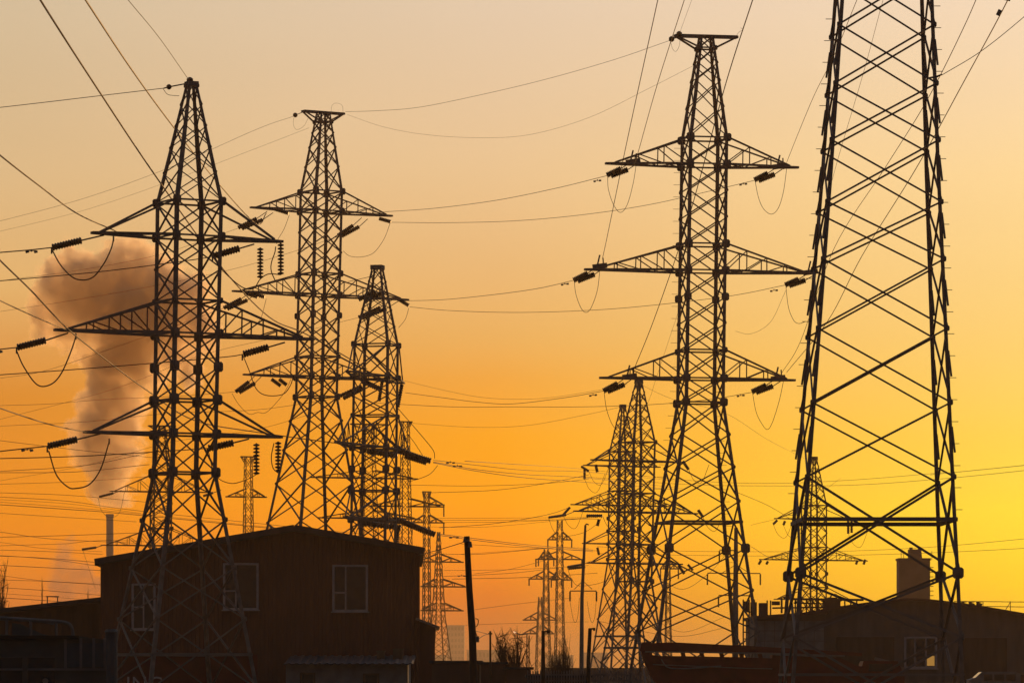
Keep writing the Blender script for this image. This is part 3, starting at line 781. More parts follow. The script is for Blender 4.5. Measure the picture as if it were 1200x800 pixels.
# C strings
for (x0, y0, x1, y1, r, n) in ((440, 341, 420, 351, .16, 10), (447, 343, 427, 353, .16, 10), (471, 450, 466, 477, .13, 10), (448, 446, 444, 470, .12, 9), (472, 530, 505, 540, .2, 13), (466, 526, 492, 537, .2, 12), (474, 534, 500, 542, .18, 12),
                               (474, 612, 510, 626, .2, 14), (468, 609, 500, 623, .2, 13), (466, 617, 464, 640, .12, 9), (424, 446, 446, 456, .18, 9), (430, 528, 466, 534, .2, 12), (420, 612, 470, 618, .2, 14)):
    d = 292; insulator(C_.root, C_.MW, Wp(x0, y0, d), Wp(x1, y1, d), r, n)
loop(C_, [Wp(466, 478, 292), Wp(480, 494, 292), Wp(498, 515, 292), Wp(508, 528, 292), Wp(509.5, 537, 292)], 0.022)
loop(C_, [Wp(476, 506, 293), Wp(486, 519, 293), Wp(495, 533, 293)], 0.018)
loop(C_, [Wp(513, 545, 292), Wp(504, 555, 292), Wp(490, 561, 292), Wp(478, 564, 292)], 0.018)
loop(C_, [Wp(441, 322, 292), Wp(430, 325, 292), Wp(408, 330, 292)], 0.018)
for i, (y0, y1, y2, y3, y4) in enumerate(((539, 545, 551, 556, 563), (541, 550, 556, 563, 571), (542, 552, 560, 568, 573))):
    span([Wp(508, y0, 292), Wp(560, y1, 330), Wp(620, y2, 380), Wp(690, y3 - 3, 450), Wp(800, y4 + 1, 600)], 0.02 + .002 * i, ('upper', 'middle', 'lowest')[i] + ' conductor of the bundle leaving the thick string beside the tower with turned arms')
for i, (y0, y1, y2, y3) in enumerate(((625, 631, 638, 644), (626.5, 633, 640, 646))):
    span([Wp(512, y0, 292), Wp(560, y1, 330), Wp(620, y2, 380), Wp(695, y3, 450)], 0.022, ('upper', 'lower')[i] + ' one of two conductors passing over the top of the leaning wooden pole')
damper(528, 540, 300, 'damper on the wire right of the thick upper string', 1.1, 0); damper(536, 544, 300, 'lower damper on the wires right of the thick upper string', 1.2, 0)
damper(532, 627.5, 300, 'damper on the wire just left of the leaning pole top', 1.2, 0)
damper(541, 672.5, 400, 'small damper on a faint wire left of the leaning pole', 1.0, 0)

# F, G, H strings
for T, lst, r in ((F_, ((800, 540, 807, 550), (687, 604, 706, 604), (818, 597, 824, 606), (702, 608, 700, 616), (795, 662, 802, 672), (698, 544, 700, 553)), .15),
                  (G_, ((685, 548, 685, 561), (681, 546, 690, 552), (668, 594, 660, 603), (686, 664, 666, 666), (700, 641, 702, 650), (806, 661, 812, 668)), .15),
                  (H_, ((911, 609, 906, 614), (920, 610, 918, 615), (994, 610, 994, 625), (998, 610, 998, 624), (892, 656, 889, 661), (900, 657, 898, 661), (1005, 656, 1003, 661), (1014, 655, 1012, 661)), .16)):
    for x0, y0, x1, y1 in lst:
        insulator(T.root, T.MW, Wp(x0, y0, T.Y - .5), Wp(x1, y1, T.Y - .5), r, 8)
    for x0, y0, x1, y1 in lst[:3]:
        loop(T, [Wp(x1, y1, T.Y), Wp(x1 + 6, y1 + 12, T.Y), Wp(x1 + 15, y1 + 15, T.Y), Wp(x1 + 24, y1 - 6, T.Y)], 0.022)
for (x0, y0, x1, y1) in ((643, 606, 663, 603), (665, 664, 683, 661)):
    insulator(G_.root, G_.MW, Wp(x0, y0, 480), Wp(x1, y1, 484), .14, 11, neck=.4)
    rod = MB(); rod.tube([Wp(x1, y1, 484), Wp(x1 + 9, y1 - 3.5, 486)], 0.04, 5); rod.build('tension_rod', M['steel'], G_.root, G_.MW)
    loop(G_, [Wp(x0, y0 + 1, 480), Wp(x0 + 5, y0 + 14, 480), Wp(x0 + 14, y0 + 22, 480), Wp(x0 + 40, y0 + 18, 482), Wp(x0 + 58, y0 + 6, 484), Wp(x0 + 63, y0 - 3, 485)], 0.022)
# I strings
for (x0, y0, x1, y1) in ((133, 577.5, 116, 582), (113, 641, 96, 643.5), (250, 577, 238, 581)):
    insulator(I_.root, I_.MW, Wp(x0, y0, 590), Wp(x1, y1, 590), .17, 9)
    rod = MB(); rod.tube([Wp(x0, y0, 590), Wp(x0 + 9, y0 - 3.0, 592)], .05, 5); rod.build('tension_rod', M['rust'], I_.root, I_.MW)
loop(I_, [Wp(115, 583, 590), Wp(119, 598, 590), Wp(129, 606, 590), Wp(140, 600, 590), Wp(146, 576, 590)], 0.025)
loop(I_, [Wp(97, 644, 590), Wp(103, 662, 590), Wp(112, 690, 590)], 0.02)

# distant bundles: left
BG = 'low distant conductors crossing the sky at the left edge'
ORD = ['topmost', 'second', 'third', 'fourth', 'fifth', 'sixth', 'seventh', 'eighth', 'ninth', 'tenth', 'eleventh', 'twelfth', 'thirteenth', 'fourteenth', 'fifteenth', 'sixteenth', 'seventeenth', 'eighteenth', 'nineteenth', 'twentieth', 'twenty-first', 'twenty-second', 'twenty-third']
LL = [((0, 516), (100, 528), (180, 536)), ((0, 552), (100, 545), (180, 529)), ((0, 553.5), (90, 552.5), (175, 544)), ((0, 567), (90, 564), (175, 558)), ((0, 577), (80, 580), (172, 588)), ((0, 582), (80, 587), (170, 599)), ((0, 585), (80, 590), (165, 601)),
      ((0, 588), (80, 594), (165, 602)), ((0, 591), (80, 596.5), (160, 603)), ((0, 601), (80, 606), (160, 611)), ((0, 629), (80, 627), (160, 624)), ((0, 623), (60, 631), (160, 636)), ((0, 639), (70, 637), (165, 634)),
      ((0, 635), (50, 642), (120, 646)), ((0, 644), (60, 646), (120, 649)), ((0, 651), (60, 654), (118, 659)), ((0, 650.5), (60, 655), (116, 663)), ((0, 662), (60, 665), (118, 668)), ((0, 674), (50, 680), (118, 684)), ((0, 679), (60, 681), (118, 685)), ((0, 688), (60, 692), (118, 697)), ((0, 695), (60, 699), (100, 702)), ((0, 700), (50, 703), (80, 705))]
LL.sort(key=lambda p: p[0][1])
for i, pts in enumerate(LL):
    d = 420 + (i * 37) % 260
    P = [Wp(x, y, d + j * 12) for j, (x, y) in enumerate(pts)]
    P = [Wp(-60, pts[0][1] * 2 - pts[1][1] + (pts[1][1] - pts[0][1]) * .3, d - 12)] + P
    if pts[0][1] in (582, 588, 591, 639): P.append(Wp(420, pts[2][1] + 26, d + 60))
    wire(P, 0.022 + 0.005 * (i % 3), 'thin distant conductor, %s counted downwards where the low bundle meets the left edge' % ORD[i], BG)
CG = 'low distant conductors crossing between the far towers'
ML = [((478, 568), (560, 569), (640, 566), (690, 561)), ((505, 577), (580, 574), (640, 566), (690, 556)), ((505, 607), (600, 606.5), (690, 606)), ((505, 609), (600, 609), (700, 608)), ((505, 612), (600, 611), (700, 606)),
      ((515, 618), (580, 613), (640, 603), (668, 594)), ((500, 617), (570, 617), (640, 611), (690, 606)), ((540, 637), (610, 641), (700, 645)), ((540, 649), (600, 645), (650, 641), (690, 642)),
      ((520, 668), (600, 667), (660, 664), (690, 662)), ((556, 672), (600, 666), (650, 653)), ((520, 675), (600, 671), (660, 664)), ((530, 678), (620, 676), (700, 671)), ((120, 772 - 90), (340, 690), (490, 668)), ((505, 648), (560, 649), (640, 642)),
      ((555, 714), (600, 708), (670, 700)), ((545, 732), (600, 730), (690, 728)), ((700, 727), (790, 745), (850, 735)), ((770, 675), (800, 690), (830, 672), (850, 650)), ((860, 575), (900, 592), (930, 610)), ((880, 615), (930, 600), (985, 560)), ((880, 640), (910, 655), (940, 640)), ((760, 720), (800, 740), (850, 722))]
ML.pop(13); ML.sort(key=lambda p: p[0][1])
for i, pts in enumerate(ML):
    d = 520 + (i * 41) % 300
    wire([Wp(x, y, d + j * 10) for j, (x, y) in enumerate(pts)], 0.024 + 0.004 * (i % 3), 'thin distant conductor between the far towers, %s by the height of its left end' % ORD[i], CG)

# ================================================================== poles
def pole(name, label, cat, pts, r0, r1, m, group=None):
    root = empty(name, (pts[0].x, pts[0].y, 0)); tag(root, label, cat, group); MWp = mat_world(root)
    b = MB(); b.tube(pts, [r0 + (r1 - r0) * i / (len(pts) - 1) for i in range(len(pts))], 10); b.build('shaft', m, root, MWp)
    return root, MWp
d = 120
P, PM = pole('wooden_pole', 'thick dark wooden pole leaning to the left beside the gabled building', 'pole', [Wp(557.5, 800 + 2 * PXF / d, d), Wp(553.5, 740, d), Wp(550, 690, d), Wp(547, 628, d)], 0.105, 0.072, M['wood'])
b = MB(); b.beam(Wp(543.5, 633, d - .1), Wp(550, 633, d - .1), .06); b.tube([Wp(544.5, 635, d - .1), Wp(544.5, 630, d - .1)], [.05, .02], 6); b.tube([Wp(551, 641, d - .1), Wp(551, 634, d - .1)], [.06, .03], 6); b.build('bracket', M['steel'], P, PM)
b = MB(); b.box(Wp(557.5, 752, d - .15), Wp(561.5, 745, d + .05)); b.build('junction_box', M['steel'], P, PM)
b = MB(); b.tube(catmull([Wp(557, 724, d), Wp(560.5, 726, d), Wp(559.5, 732, d), Wp(556, 736, d), Wp(558, 742, d), Wp(560, 748, d)], 6), .012, 5); b.build('cable', M['wire'], P, PM)
wire([Wp(546, 634, d), Wp(530, 639, 130), Wp(510, 645, 145), Wp(490, 650, 160)], 0.012, 'service cable from the top of the leaning wooden pole to the roof edge', 'service cables')
wire([Wp(560, 749, d), Wp(566, 746, 150), Wp(574, 736, 190)][:1] + [Wp(567, 744, 150), Wp(573.5, 742, 190)], 0.012, 'cable from the box on the leaning pole to the thin pole behind', 'service cables')
wire([Wp(558, 739, d), Wp(566, 741, 150), Wp(574, 743, 190)], 0.010, 'upper cable between the leaning pole and the thin pole behind', 'service cables')
P2, P2M = pole('utility_pole', 'short thin pole between the leaning wooden pole and the bare tree', 'pole', [Wp(575, 800 + 2 * PXF / 190, 190), Wp(574.5, 739, 190)], 0.045, 0.04, M['wood'])
b = MB(); b.beam(Wp(572, 742, 190), Wp(577, 742, 190), .06); b.build('crossbar', M['wood'], P2, P2M)
P3, P3M = pole('utility_pole', 'short dark post in front of the three faint towers', 'pole', [Wp(636.5, 800 + 2 * PXF / 150, 150), Wp(636.5, 739, 150)], 0.06, 0.055, M['wood'])
b = MB(); b.beam(Wp(635, 739.5, 150), Wp(644, 739.5, 150), .05); b.box(Wp(641, 741.5, 149.9), Wp(644.5, 738, 150.1)); b.build('crossbar', M['wood'], P3, P3M)
P4, P4M = pole('utility_pole', 'dark leaning post at the end of the picket fence', 'pole', [Wp(689, 800 + 2 * PXF / 140, 140), Wp(689.5, 775, 140), Wp(691.5, 736, 140)], 0.065, 0.055, M['wood'])
b = MB(); b.beam(Wp(690, 736.5, 140), Wp(697, 736, 140), .05); b.box(Wp(695, 738.5, 139.9), Wp(697.5, 735, 140.1)); b.build('crossbar', M['wood'], P4, P4M)
P5, P5M = pole('concrete_pole', 'tall pale concrete pole with a hooked top left of the pointed towers', 'pole', [Wp(681, 800 + 2 * PXF / 300, 300), Wp(682, 700, 300), Wp(686, 615, 300)], 0.16, 0.07, M['concrete'])
b = MB(); b.tube([Wp(686, 615, 300), Wp(687, 613.5, 300), Wp(690, 614.5, 300)], .05, 6)
b.beam(Wp(668, 692, 300), Wp(699, 692, 300), .07); b.beam(Wp(673, 690, 300), Wp(682, 681, 300), .04); b.beam(Wp(694, 690, 300), Wp(684, 681, 300), .04)
b.build('crossarm', M['steel'], P5, P5M)
for x in (668, 699): insulator(P5, P5M, Wp(x, 692.5, 300), Wp(x, 704, 300), .06, 8)
for x in (674, 694):
    b = MB(); b.tube(catmull([Wp(x - 6, 704, 300), Wp(x - 3, 722, 300), Wp(x, 729, 300), Wp(x + 3, 722, 300), Wp(x + 5, 700, 300)], 5), .012, 4); b.build('cable', M['wire'], P5, P5M)
P6, P6M = pole('concrete_pole', 'concrete pole with three crossarms half hidden by the right leg of the flat-topped tower', 'pole', [Wp(861.5, 800 + 2 * PXF / 340, 340), Wp(862, 700, 340), Wp(862.5, 618, 340)], 0.26, 0.13, M['concrete'])
b = MB()
for y, l, r in ((644, 843, 862), (671, 829, 891), (697, 842, 880)): b.beam(Wp(l, y, 340), Wp(r, y + .5, 340), .07)
b.beam(Wp(846, 671, 340), Wp(861, 662, 340), .04); b.beam(Wp(878, 671, 340), Wp(864, 662, 340), .04); b.build('crossarm', M['steel'], P6, P6M)
for x, y in ((843, 645), (829, 672), (891, 672), (842, 698)): insulator(P6, P6M, Wp(x, y, 340), Wp(x, y + 13, 340), .06, 8)
# bare extra pole pair next to bare trees, street lamp
L_, LM = pole('street_lamp', 'street lamp on a thin mast with a long arm and a bright lamp end', 'street lamp', [Wp(617.5, 800 + 2 * PXF / 260, 260), Wp(617.5, 742, 260)], 0.045, 0.03, M['steel'])
b = MB(); b.tube(catmull([Wp(617.5, 742, 260), Wp(610, 743, 260), Wp(605, 741, 260)], 4), .035, 5); b.build('lamp_arm', M['steel'], L_, LM)
b = MB(); b.tube([Wp(605, 741.2, 260), Wp(603.5, 740.4, 260), Wp(601.5, 739.4, 260)], [.03, .05, .02], 6); b.build('lamp_head', M['lamp'], L_, LM)
pole('utility_pole', 'thin bare mast just right of the street lamp', 'pole', [Wp(619.5, 800 + 2 * PXF / 280, 280), Wp(620.2, 744, 280)], 0.04, 0.03, M['wood'])

# ================================================================== bare trees
def bare_tree(name, label, px, top_row, spread, d, limbs=10, seed=1, r=0.09, fork=0.3, twigs=16, group='bare winter trees'):
    """Trunk that forks low into a fan of limbs, each with side branches and fine twigs reaching an uneven crown outline."""
    rnd = random.Random(seed); root = empty(name, ((px - 600) / PXF * d, d, 0)); tag(root, label, 'tree', group)
    H = EYE + (HY - top_row) / PXF * d; sp = spread / PXF * d
    trunk = MB(); tw = MB(); z0 = H * fork; c0 = z0 + (H - z0) * .42
    def curve(p, q, n, sag):
        m = (p + q) / 2 + Vector((rnd.uniform(-1, 1), rnd.uniform(-1, 1), rnd.uniform(-.4, .6))) * (q - p).length * sag
        return [((1 - t) ** 2) * p + 2 * t * (1 - t) * m + t * t * q for t in [i / n for i in range(n + 1)]]
    def rim():
        a = rnd.uniform(0, 2 * math.pi); e = rnd.uniform(-.2, 1.0); k = rnd.uniform(.78, 1.06)
        hz = math.cos(e * math.pi / 2) ** .7
        return Vector((math.cos(a) * hz * sp * k, math.sin(a) * hz * sp * k, c0 + math.sin(e * math.pi / 2) * (H - c0) * k))
    trunk.tube(curve(Vector((0, 0, -.1)), Vector((sp * .03, 0, z0)), 3, .03), [r, r * .9, r * .8, r * .7], 7)
    for i in range(limbs):
        q = rim(); p = Vector((sp * .03, 0, z0 * rnd.uniform(.75, 1)))
        L = curve(p, q, 6, .10); trunk.tube(L, [r * .34 * (1 - .145 * j) for j in range(7)], 5)
        for k in range(twigs):
            j = rnd.randint(1, 5); b0 = L[j]; t = rim(); t = b0.lerp(t, rnd.uniform(.25, .6)); t = t.lerp(q, .15)
            B = curve(b0, t, 3, .12); rr_ = r * .11; tw.tube(B, [rr_, rr_ * .8, rr_ * .6, rr_ * .4], 4)
            for m_ in range(3):
                s0 = B[rnd.randint(1, 3)]; s1 = s0 + (t - b0) * rnd.uniform(.2, .5) + Vector((rnd.uniform(-1, 1), rnd.uniform(-1, 1), rnd.uniform(-.2, 1))) * sp * .12
                tw.tube([s0, s0.lerp(s1, .5), s1], [rr_ * .5, rr_ * .45, rr_ * .3], 3)
    trunk.build('trunk', M['bark'], root); o = tw.build('crown', M['bark'], root); return root
bare_tree('bare_tree', 'leafless tree with a fine round crown between the leaning pole and the dark post', 598, 729, 31, 240, 16, 3, .15, .35, 18)
bare_tree('bare_tree', 'leafless bush standing in front of the tallest faint tower', 660, 738, 15, 230, 16, 5, .09, .15, 16)
bare_tree('bare_tree', 'lower leafless bush just left of the tall concrete pole', 648, 748, 14, 235, 14, 9, .09, .15, 14)
bare_tree('bare_tree', 'leafless branches rising above the low shed roof at the left edge', -3, 643, 22, 280, 12, 12, .16, .45, 12)
bare_tree('bare_tree', 'single thin leafless sapling above the low shed roof', 49, 672, 4, 275, 2, 15, .07, .8, 3)
bare_tree('bare_tree', 'tiny leafless sapling next to the left corner of the gabled building', 104, 684, 4, 275, 2, 17, .06, .8, 3)

# ================================================================== setting
def flat(name, x0, y0, x1, y1, z, m, n=1):
    b = MB(); b.box((x0, y0, z - 0.3), (x1, y1, z)); o = b.build(name, m); tag(o, kind='structure'); return o
flat('ground', -6000, -6000, 6000, 6000, 0.0, M['ground'])
b = MB(); b.box((-60, 60, -0.05), (90, 160, 0.004)); tag(b.build('yard_pavement', M['asphalt']), kind='structure')

# ---- gabled building --------------------------------------------------------------------------------------
BY = 255.0
kb = BY / PXF
def bx(px): return (px - 600) * kb
def bz(py): return EYE + (HY - py) * kb
bld = empty('gabled_building', (bx(306), BY, 0)); tag(bld, 'large rust-brown sheet-clad building with a low gable roof and three white-framed windows', 'building')
BMW = mat_world(bld)
wl, wr = bx(118), bx(492)
def roof_z(x): return bz(619 + abs((x / kb + 600) - 345) * 0.165)
b = MB(); back = BY + 28
b.prism([(wl, -.05), (wr, -.05), (wr, roof_z(wr) - .05), (bx(345), roof_z(bx(345)) - .05), (wl, roof_z(wl) - .05)], BY + .08, back)
b.build('wall', M['wall'], bld, BMW)
# cladding: one sheet per 7 px, ribs proud, each sheet its own part
sw = 9.0; px = 118.0; i = 0
while px < 491.5:
    x0, x1 = bx(px), bx(min(px + sw, 492)); b = MB(); xm = (x0 + x1) / 2; w = (x1 - x0)
    y = BY + .075 - 0.012 * (i % 2)
    # profile in plan: flat with two ribs
    prof = [(x0 + .004, y), (x0 + w * .18, y), (x0 + w * .24, y - .022), (x0 + w * .34, y - .022), (x0 + w * .40, y), (x0 + w * .66, y), (x0 + w * .72, y - .022), (x0 + w * .82, y - .022), (x0 + w * .88, y), (x1 - .004, y)]
    vs = [(a, c, 0.3) for a, c in prof] + [(a, c, roof_z(a) - .12) for a, c in prof]; n = len(prof)
    b.add(vs, [(j, j + 1, n + j + 1, n + j) for j in range(n - 1)])
    b.build('wall_panel', M['wall'], bld, BMW); px += sw; i += 1
# roof
b = MB(); e = 0.28
l, c, r = bx(112), bx(345), bx(497)
b.prism([(l, roof_z(l) - .22), (c, roof_z(c) - .16), (r, roof_z(r) - .22), (r, roof_z(r) + .02), (c, roof_z(c) + .07), (l, roof_z(l) + .02)], BY - .55, back + .5)
rf = b.build('roof', M['roof'], bld, BMW)
b = MB(); b.beam((l, BY - .58, roof_z(l) - .02), (c, BY - .58, roof_z(c) + .05), .05, .30); b.beam((c, BY - .58, roof_z(c) + .05), (r, BY - .58, roof_z(r) - .02), .05, .30); b.build('fascia', M['roof'], rf, BMW)
for px in (484.5,):
    b = MB(); b.tube([(bx(px), BY - .06, 0), (bx(px), BY - .06, roof_z(bx(px)) - .3)], .06, 8); b.build('downpipe', M['wall'], bld, BMW)
def window(parent, MWm, x0, y0, x1, y1, Yf, k, mull, m_fr, m_gl, transom=None, lit=None):
    X0, X1 = (x0 - 600) * k, (x1 - 600) * k; Z0, Z1 = EYE + (HY - y1) * k, EYE + (HY - y0) * k; f = 2.0 * k
    b = MB()
    b.box((X0 - f * .3, Yf - .07, Z0 - f * .3), (X0 + f, Yf + .05, Z1 + f * .3)); b.box((X1 - f, Yf - .07, Z0 - f * .3), (X1 + f * .3, Yf + .05, Z1 + f * .3))
    b.box((X0 + f, Yf - .068, Z1 - f * .8), (X1 - f, Yf + .05, Z1 + f * .3)); b.box((X0 + f, Yf - .068, Z0 - f * .3), (X1 - f, Yf + .05, Z0 + f * .8))
    for mx in mull:
        xm = (mx - 600) * k; b.box((xm - f * .4, Yf - .05, Z0 + f * .8), (xm + f * .4, Yf + .04, Z1 - f * .8))
    fr = b.build('window', m_fr, parent, MWm)
    edges = [X0 + f] + [(mx - 600) * k for mx in mull] + [X1 - f]
    for i in range(len(edges) - 1):
        g = MB(); g.box((edges[i] + .01, Yf - .01, Z0 + f * .8), (edges[i + 1] - .01, Yf + .02, Z1 - f * .8)); g.build('pane', m_gl, fr, MWm)
        if transom and i == 0:
            zt = EYE + (HY - transom) * k; t = MB(); t.box((edges[0], Yf - .045, zt - f * .4), (edges[1], Yf + .03, zt + f * .4)); t.build('glazing_bar', m_fr, fr, MWm)
    s = MB(); s.box((X0 - f, Yf - .16, Z0 - f * .9), (X1 + f, Yf - .072, Z0 - f * .35)); s.build('sill', m_fr, fr, MWm)
    return fr
window(bld, BMW, 155, 684, 182, 737, BY - .02, kb, (168.5,), M['frame'], M['glass'], 711)
window(bld, BMW, 262, 660, 302.5, 713.5, BY - .02, kb, (276.5,), M['frame'], M['glass'], 692)
window(bld, BMW, 390, 662, 430.5, 715.5, BY - .02, kb, (405,), M['frame'], M['glass'], 694)
bld.rotation_euler = (0, 0, math.radians(1.35))
# lean-to on the right
an = empty('side_annex', (bx(500), BY + 4, 0)); tag(an, 'narrow lean-to with a glinting roof edge against the right wall of the gabled building', 'building'); AM = mat_world(an)
b = MB(); b.prism([(wr - .3, 0), (bx(508), 0), (bx(508), bz(734)), (wr - .3, bz(726.0))], BY + .5, BY + 10); b.build('wall', M['wall'], an, AM)
b = MB(); b.beam((wr - .3, BY + 5, bz(724.3)), (bx(513.5), BY + 5, bz(735)), 10.4, .12); b.build('roof', M['silver'], an, AM)
an.rotation_euler = (0, 0, math.radians(1.2))
# low white-walled outbuilding in front
ob = empty('low_outbuilding', (bx(400), BY - 6, 0)); tag(ob, 'low pale outbuilding with a corrugated roof at the foot of the gabled building', 'building'); OM = mat_world(ob)
oy = BY - 8; ko = oy / PXF
def oz(py): return EYE + (HY - py) * ko
def ox(px): return (px - 600) * ko
b = MB(); b.box((ox(335), oy, 0), (ox(478), oy + 7, oz(777))); b.build('wall', M['plaster'], ob, OM)
for i in range(17):
    x0 = ox(333 + i * 8.9); x1 = ox(333 + (i + 1) * 8.9) - .01
    b = MB(); zf, zb = oz(777.5), oz(767)
    pr = [(x0, 0), (x0 + (x1 - x0) * .4, 0), (x0 + (x1 - x0) * .5, .05), (x0 + (x1 - x0) * .8, .05), (x1, 0)]
    vs = [(x, oy - .5, zf + h) for x, h in pr] + [(x, oy + 7.4, zb + h) for x, h in pr] + [(x, oy - .5, zf + h - .05) for x, h in pr] + [(x, oy + 7.4, zb + h - .05) for x, h in pr]
    n = 5; fs = []
    for j in range(4): fs += [(j, j + 1, n + j + 1, n + j), (2 * n + j, 3 * n + j, 3 * n + j + 1, 2 * n + j + 1), (j, 2 * n + j, 2 * n + j + 1, j + 1), (n + j, n + j + 1, 3 * n + j + 1, 3 * n + j)]
    b.add(vs, fs); b.build('roof_sheet', M['roof'], ob, OM)
window(ob, OM, 352, 788, 369, 803, oy - .01, ko, (), M['door'], M['glass'])
window(ob, OM, 426, 789, 444, 803, oy - .01, ko, (), M['door'], M['glass'])
for i, (x, w_, y0, y1, lb) in enumerate(((439, 9, 762.5, 772, 'left one of the two dark crates lying on the low outbuilding roof'), (458, 12, 760, 771.5, 'right one of the two dark crates lying on the low outbuilding roof'))):
    b = MB(); hx = ox(x + w_) - ox(x)
    b.box((ox(x), oy + 4, oz(y1 + 1) ), (ox(x) + hx, oy + 5, oz(y0)))
    b.box((ox(x) - .04, oy + 3.95, oz(y0)), (ox(x) + hx + .04, oy + 5.05, oz(y0) + .06))
    for q in (0.2, 0.5, 0.8): b.box((ox(x) + hx * q - .03, oy + 3.96, oz(y1 + 1)), (ox(x) + hx * q + .03, oy + 3.995, oz(y0)))
    tag(b.build('crate', M['door']), lb, 'crate', 'crates on the low roof')

# ---- low shed at the left ------------------------------------------------------------------------------------
sh = empty('low_shed', (bx(40), BY + 2, 0)); tag(sh, 'low brown shed with a gently rising dark roof running to the left edge', 'building'); SM = mat_world(sh)
ys = BY + 3; ks = ys / PXF
sx_ = lambda p: (p - 600) * ks
sz_ = lambda p: EYE + (HY - p) * ks
b = MB(); b.prism([(sx_(-90), 0), (wl - .02 * 1, 0), (wl - .02, sz_(705)), (sx_(-90), sz_(728))], ys + .08, ys + 18); b.build('wall', M['shed'], sh, SM)
px = -90; i = 0
while px < 112:
    x0, x1 = sx_(px), min(sx_(px + 12), wl - .03); y = ys + .07 - .015 * (i % 2); zt = lambda x: sz_(728) + (sz_(705) - sz_(728)) * (x - sx_(-90)) / (wl - sx_(-90)) - .1
    b = MB(); b.add([(x0, y, .2), (x0 + (x1 - x0) * .5, y - .03, .2), (x1, y, .2), (x0, y, zt(x0)), (x0 + (x1 - x0) * .5, y - .03, zt((x0 + x1) / 2)), (x1, y, zt(x1))], [(0, 1, 4, 3), (1, 2, 5, 4)]); b.build('wall_panel', M['shed'], sh, SM); px += 12; i += 1
b = MB(); b.beam((sx_(-95), ys + 8.5, sz_(726)), (wl - .01, ys + 8.5, sz_(701.5)), 19, .22); rf2 = b.build('roof', M['roof'], sh, SM)
b = MB()
for x in (55.5, 67.5): b.beam(Wp(x, 708, ys + 1), Wp(x, 698.5, ys + 1), .055)
b.beam(Wp(54, 698.5, ys + 1), Wp(69, 698.5, ys + 1), .06); b.build('roof_frame', M['steel'], rf2, SM)

# ---- container with white letters behind the near tower -------------------------------------------------------
cy = 228.0; kc = cy / PXF
cx = lambda p: (p - 600) * kc
cz = lambda p: EYE + (HY - p) * kc
ct = empty('shipping_container', (cx(215), cy, 0)); tag(ct, 'dark red shipping container with white capital letters behind the feet of the near tower', 'container'); CM = mat_world(ct)
b = MB(); b.box((cx(146), cy + .05, .15), (cx(300), cy + 2.5, cz(768))); b.build('body', M['cont'], ct, CM)
for i in range(26):
    x0 = cx(149 + i * 5.8); b = MB(); b.box((x0, cy, .3), (x0 + 2.9 * kc, cy + .06, cz(769.5))); b.build('rib', M['cont'], ct, CM)
b = MB(); b.box((cx(144.5), cy - .04, cz(769.3)), (cx(301.5), cy + 2.55, cz(766.5))); b.box((cx(144.5), cy - .04, .1), (cx(147.5), cy + .02, cz(769.3))); b.box((cx(298.5), cy - .04, .1), (cx(301.5), cy + .02, cz(769.3))); b.build('frame', M['cont'], ct, CM)
def text(txt, size, loc, parent, MWm, m):
    cu = bpy.data.curves.new('lettering', 'FONT'); cu.body = txt; cu.size = size; cu.extrude = .006; cu.space_character = 1.05
    o = bpy.data.objects.new('lettering_tmp', cu); COL.objects.link(o)
    dg = bpy.context.evaluated_depsgraph_get(); me = bpy.data.meshes.new_from_object(o.evaluated_get(dg)); bpy.data.objects.remove(o)
    me.name = 'lettering'; me.materials.clear(); me.materials.append(m)
    o = bpy.data.objects.new('lettering', me); COL.objects.link(o); o.parent = parent
    o.matrix_local = MWm.inverted() @ (Matrix.Translation(loc) @ Matrix.Rotation(math.radians(90), 4, 'X'))
    return o
text('ING', 1.0, (cx(147.5), cy - .03, cz(791.5) - .72), ct, CM, M['white'])

ct.rotation_euler = (0, 0, math.radians(4.2))
# ---- truck at the lower left corner ------------------------------------------------------------------------
ty = 84.0; kt = ty / PXF
tx = lambda p: (p - 600) * kt
tz = lambda p: EYE + (HY - p) * kt
tr = empty('parked_truck', (tx(30), ty, 0)); tag(tr, 'old grey truck with a roof rack and ribbed body filling the lower left corner', 'truck'); TM = mat_world(tr)
def tb(name, boxes, m, par=None, beams=(), tubes=()):
    b = MB()
    for q in boxes: b.box(*q)
    for q in beams: b.beam(*q)
    for pts, r in tubes: b.tube(catmull(pts, 5), r, 8)
    o = b.build(name, m, tr if par is None else par, TM); return o
b = MB(); b.prism([(tx(-110), .75), (tx(124), .75), (tx(124), tz(749)), (tx(88), tz(744)), (tx(40), tz(744)), (tx(-110), tz(740))], ty, ty + 2.3); body = b.build('body', M['truck'], tr, TM)
tb('body_panel', [((tx(76), ty - .03, tz(781)), (tx(123), ty + .02, tz(753)))], M['tarp'])
for x in (75, 93, 108, 121): tb('rib', [((tx(x), ty - .07, tz(783)), (tx(x + 3), ty - .005, tz(747)))], M['steel'])
tb('trim', [((tx(-110), ty - .05, tz(785)), (tx(124), ty - .004, tz(782.5)))], M['steel'])
tb('roof_edge', [((tx(-110), ty - .09, tz(748.5)), (tx(92), ty + .3, tz(744)))], M['black'])
for x0, x1 in ((-80, -42), (-38, 26), (33, 64)):
    tb('window', [((tx(x0), ty - .02, tz(806)), (tx(x1), ty - .003, tz(770)))], M['glass'])
tb('pillar', [((tx(27), ty - .06, tz(806)), (tx(32), ty - .022, tz(768)))], M['truck'])
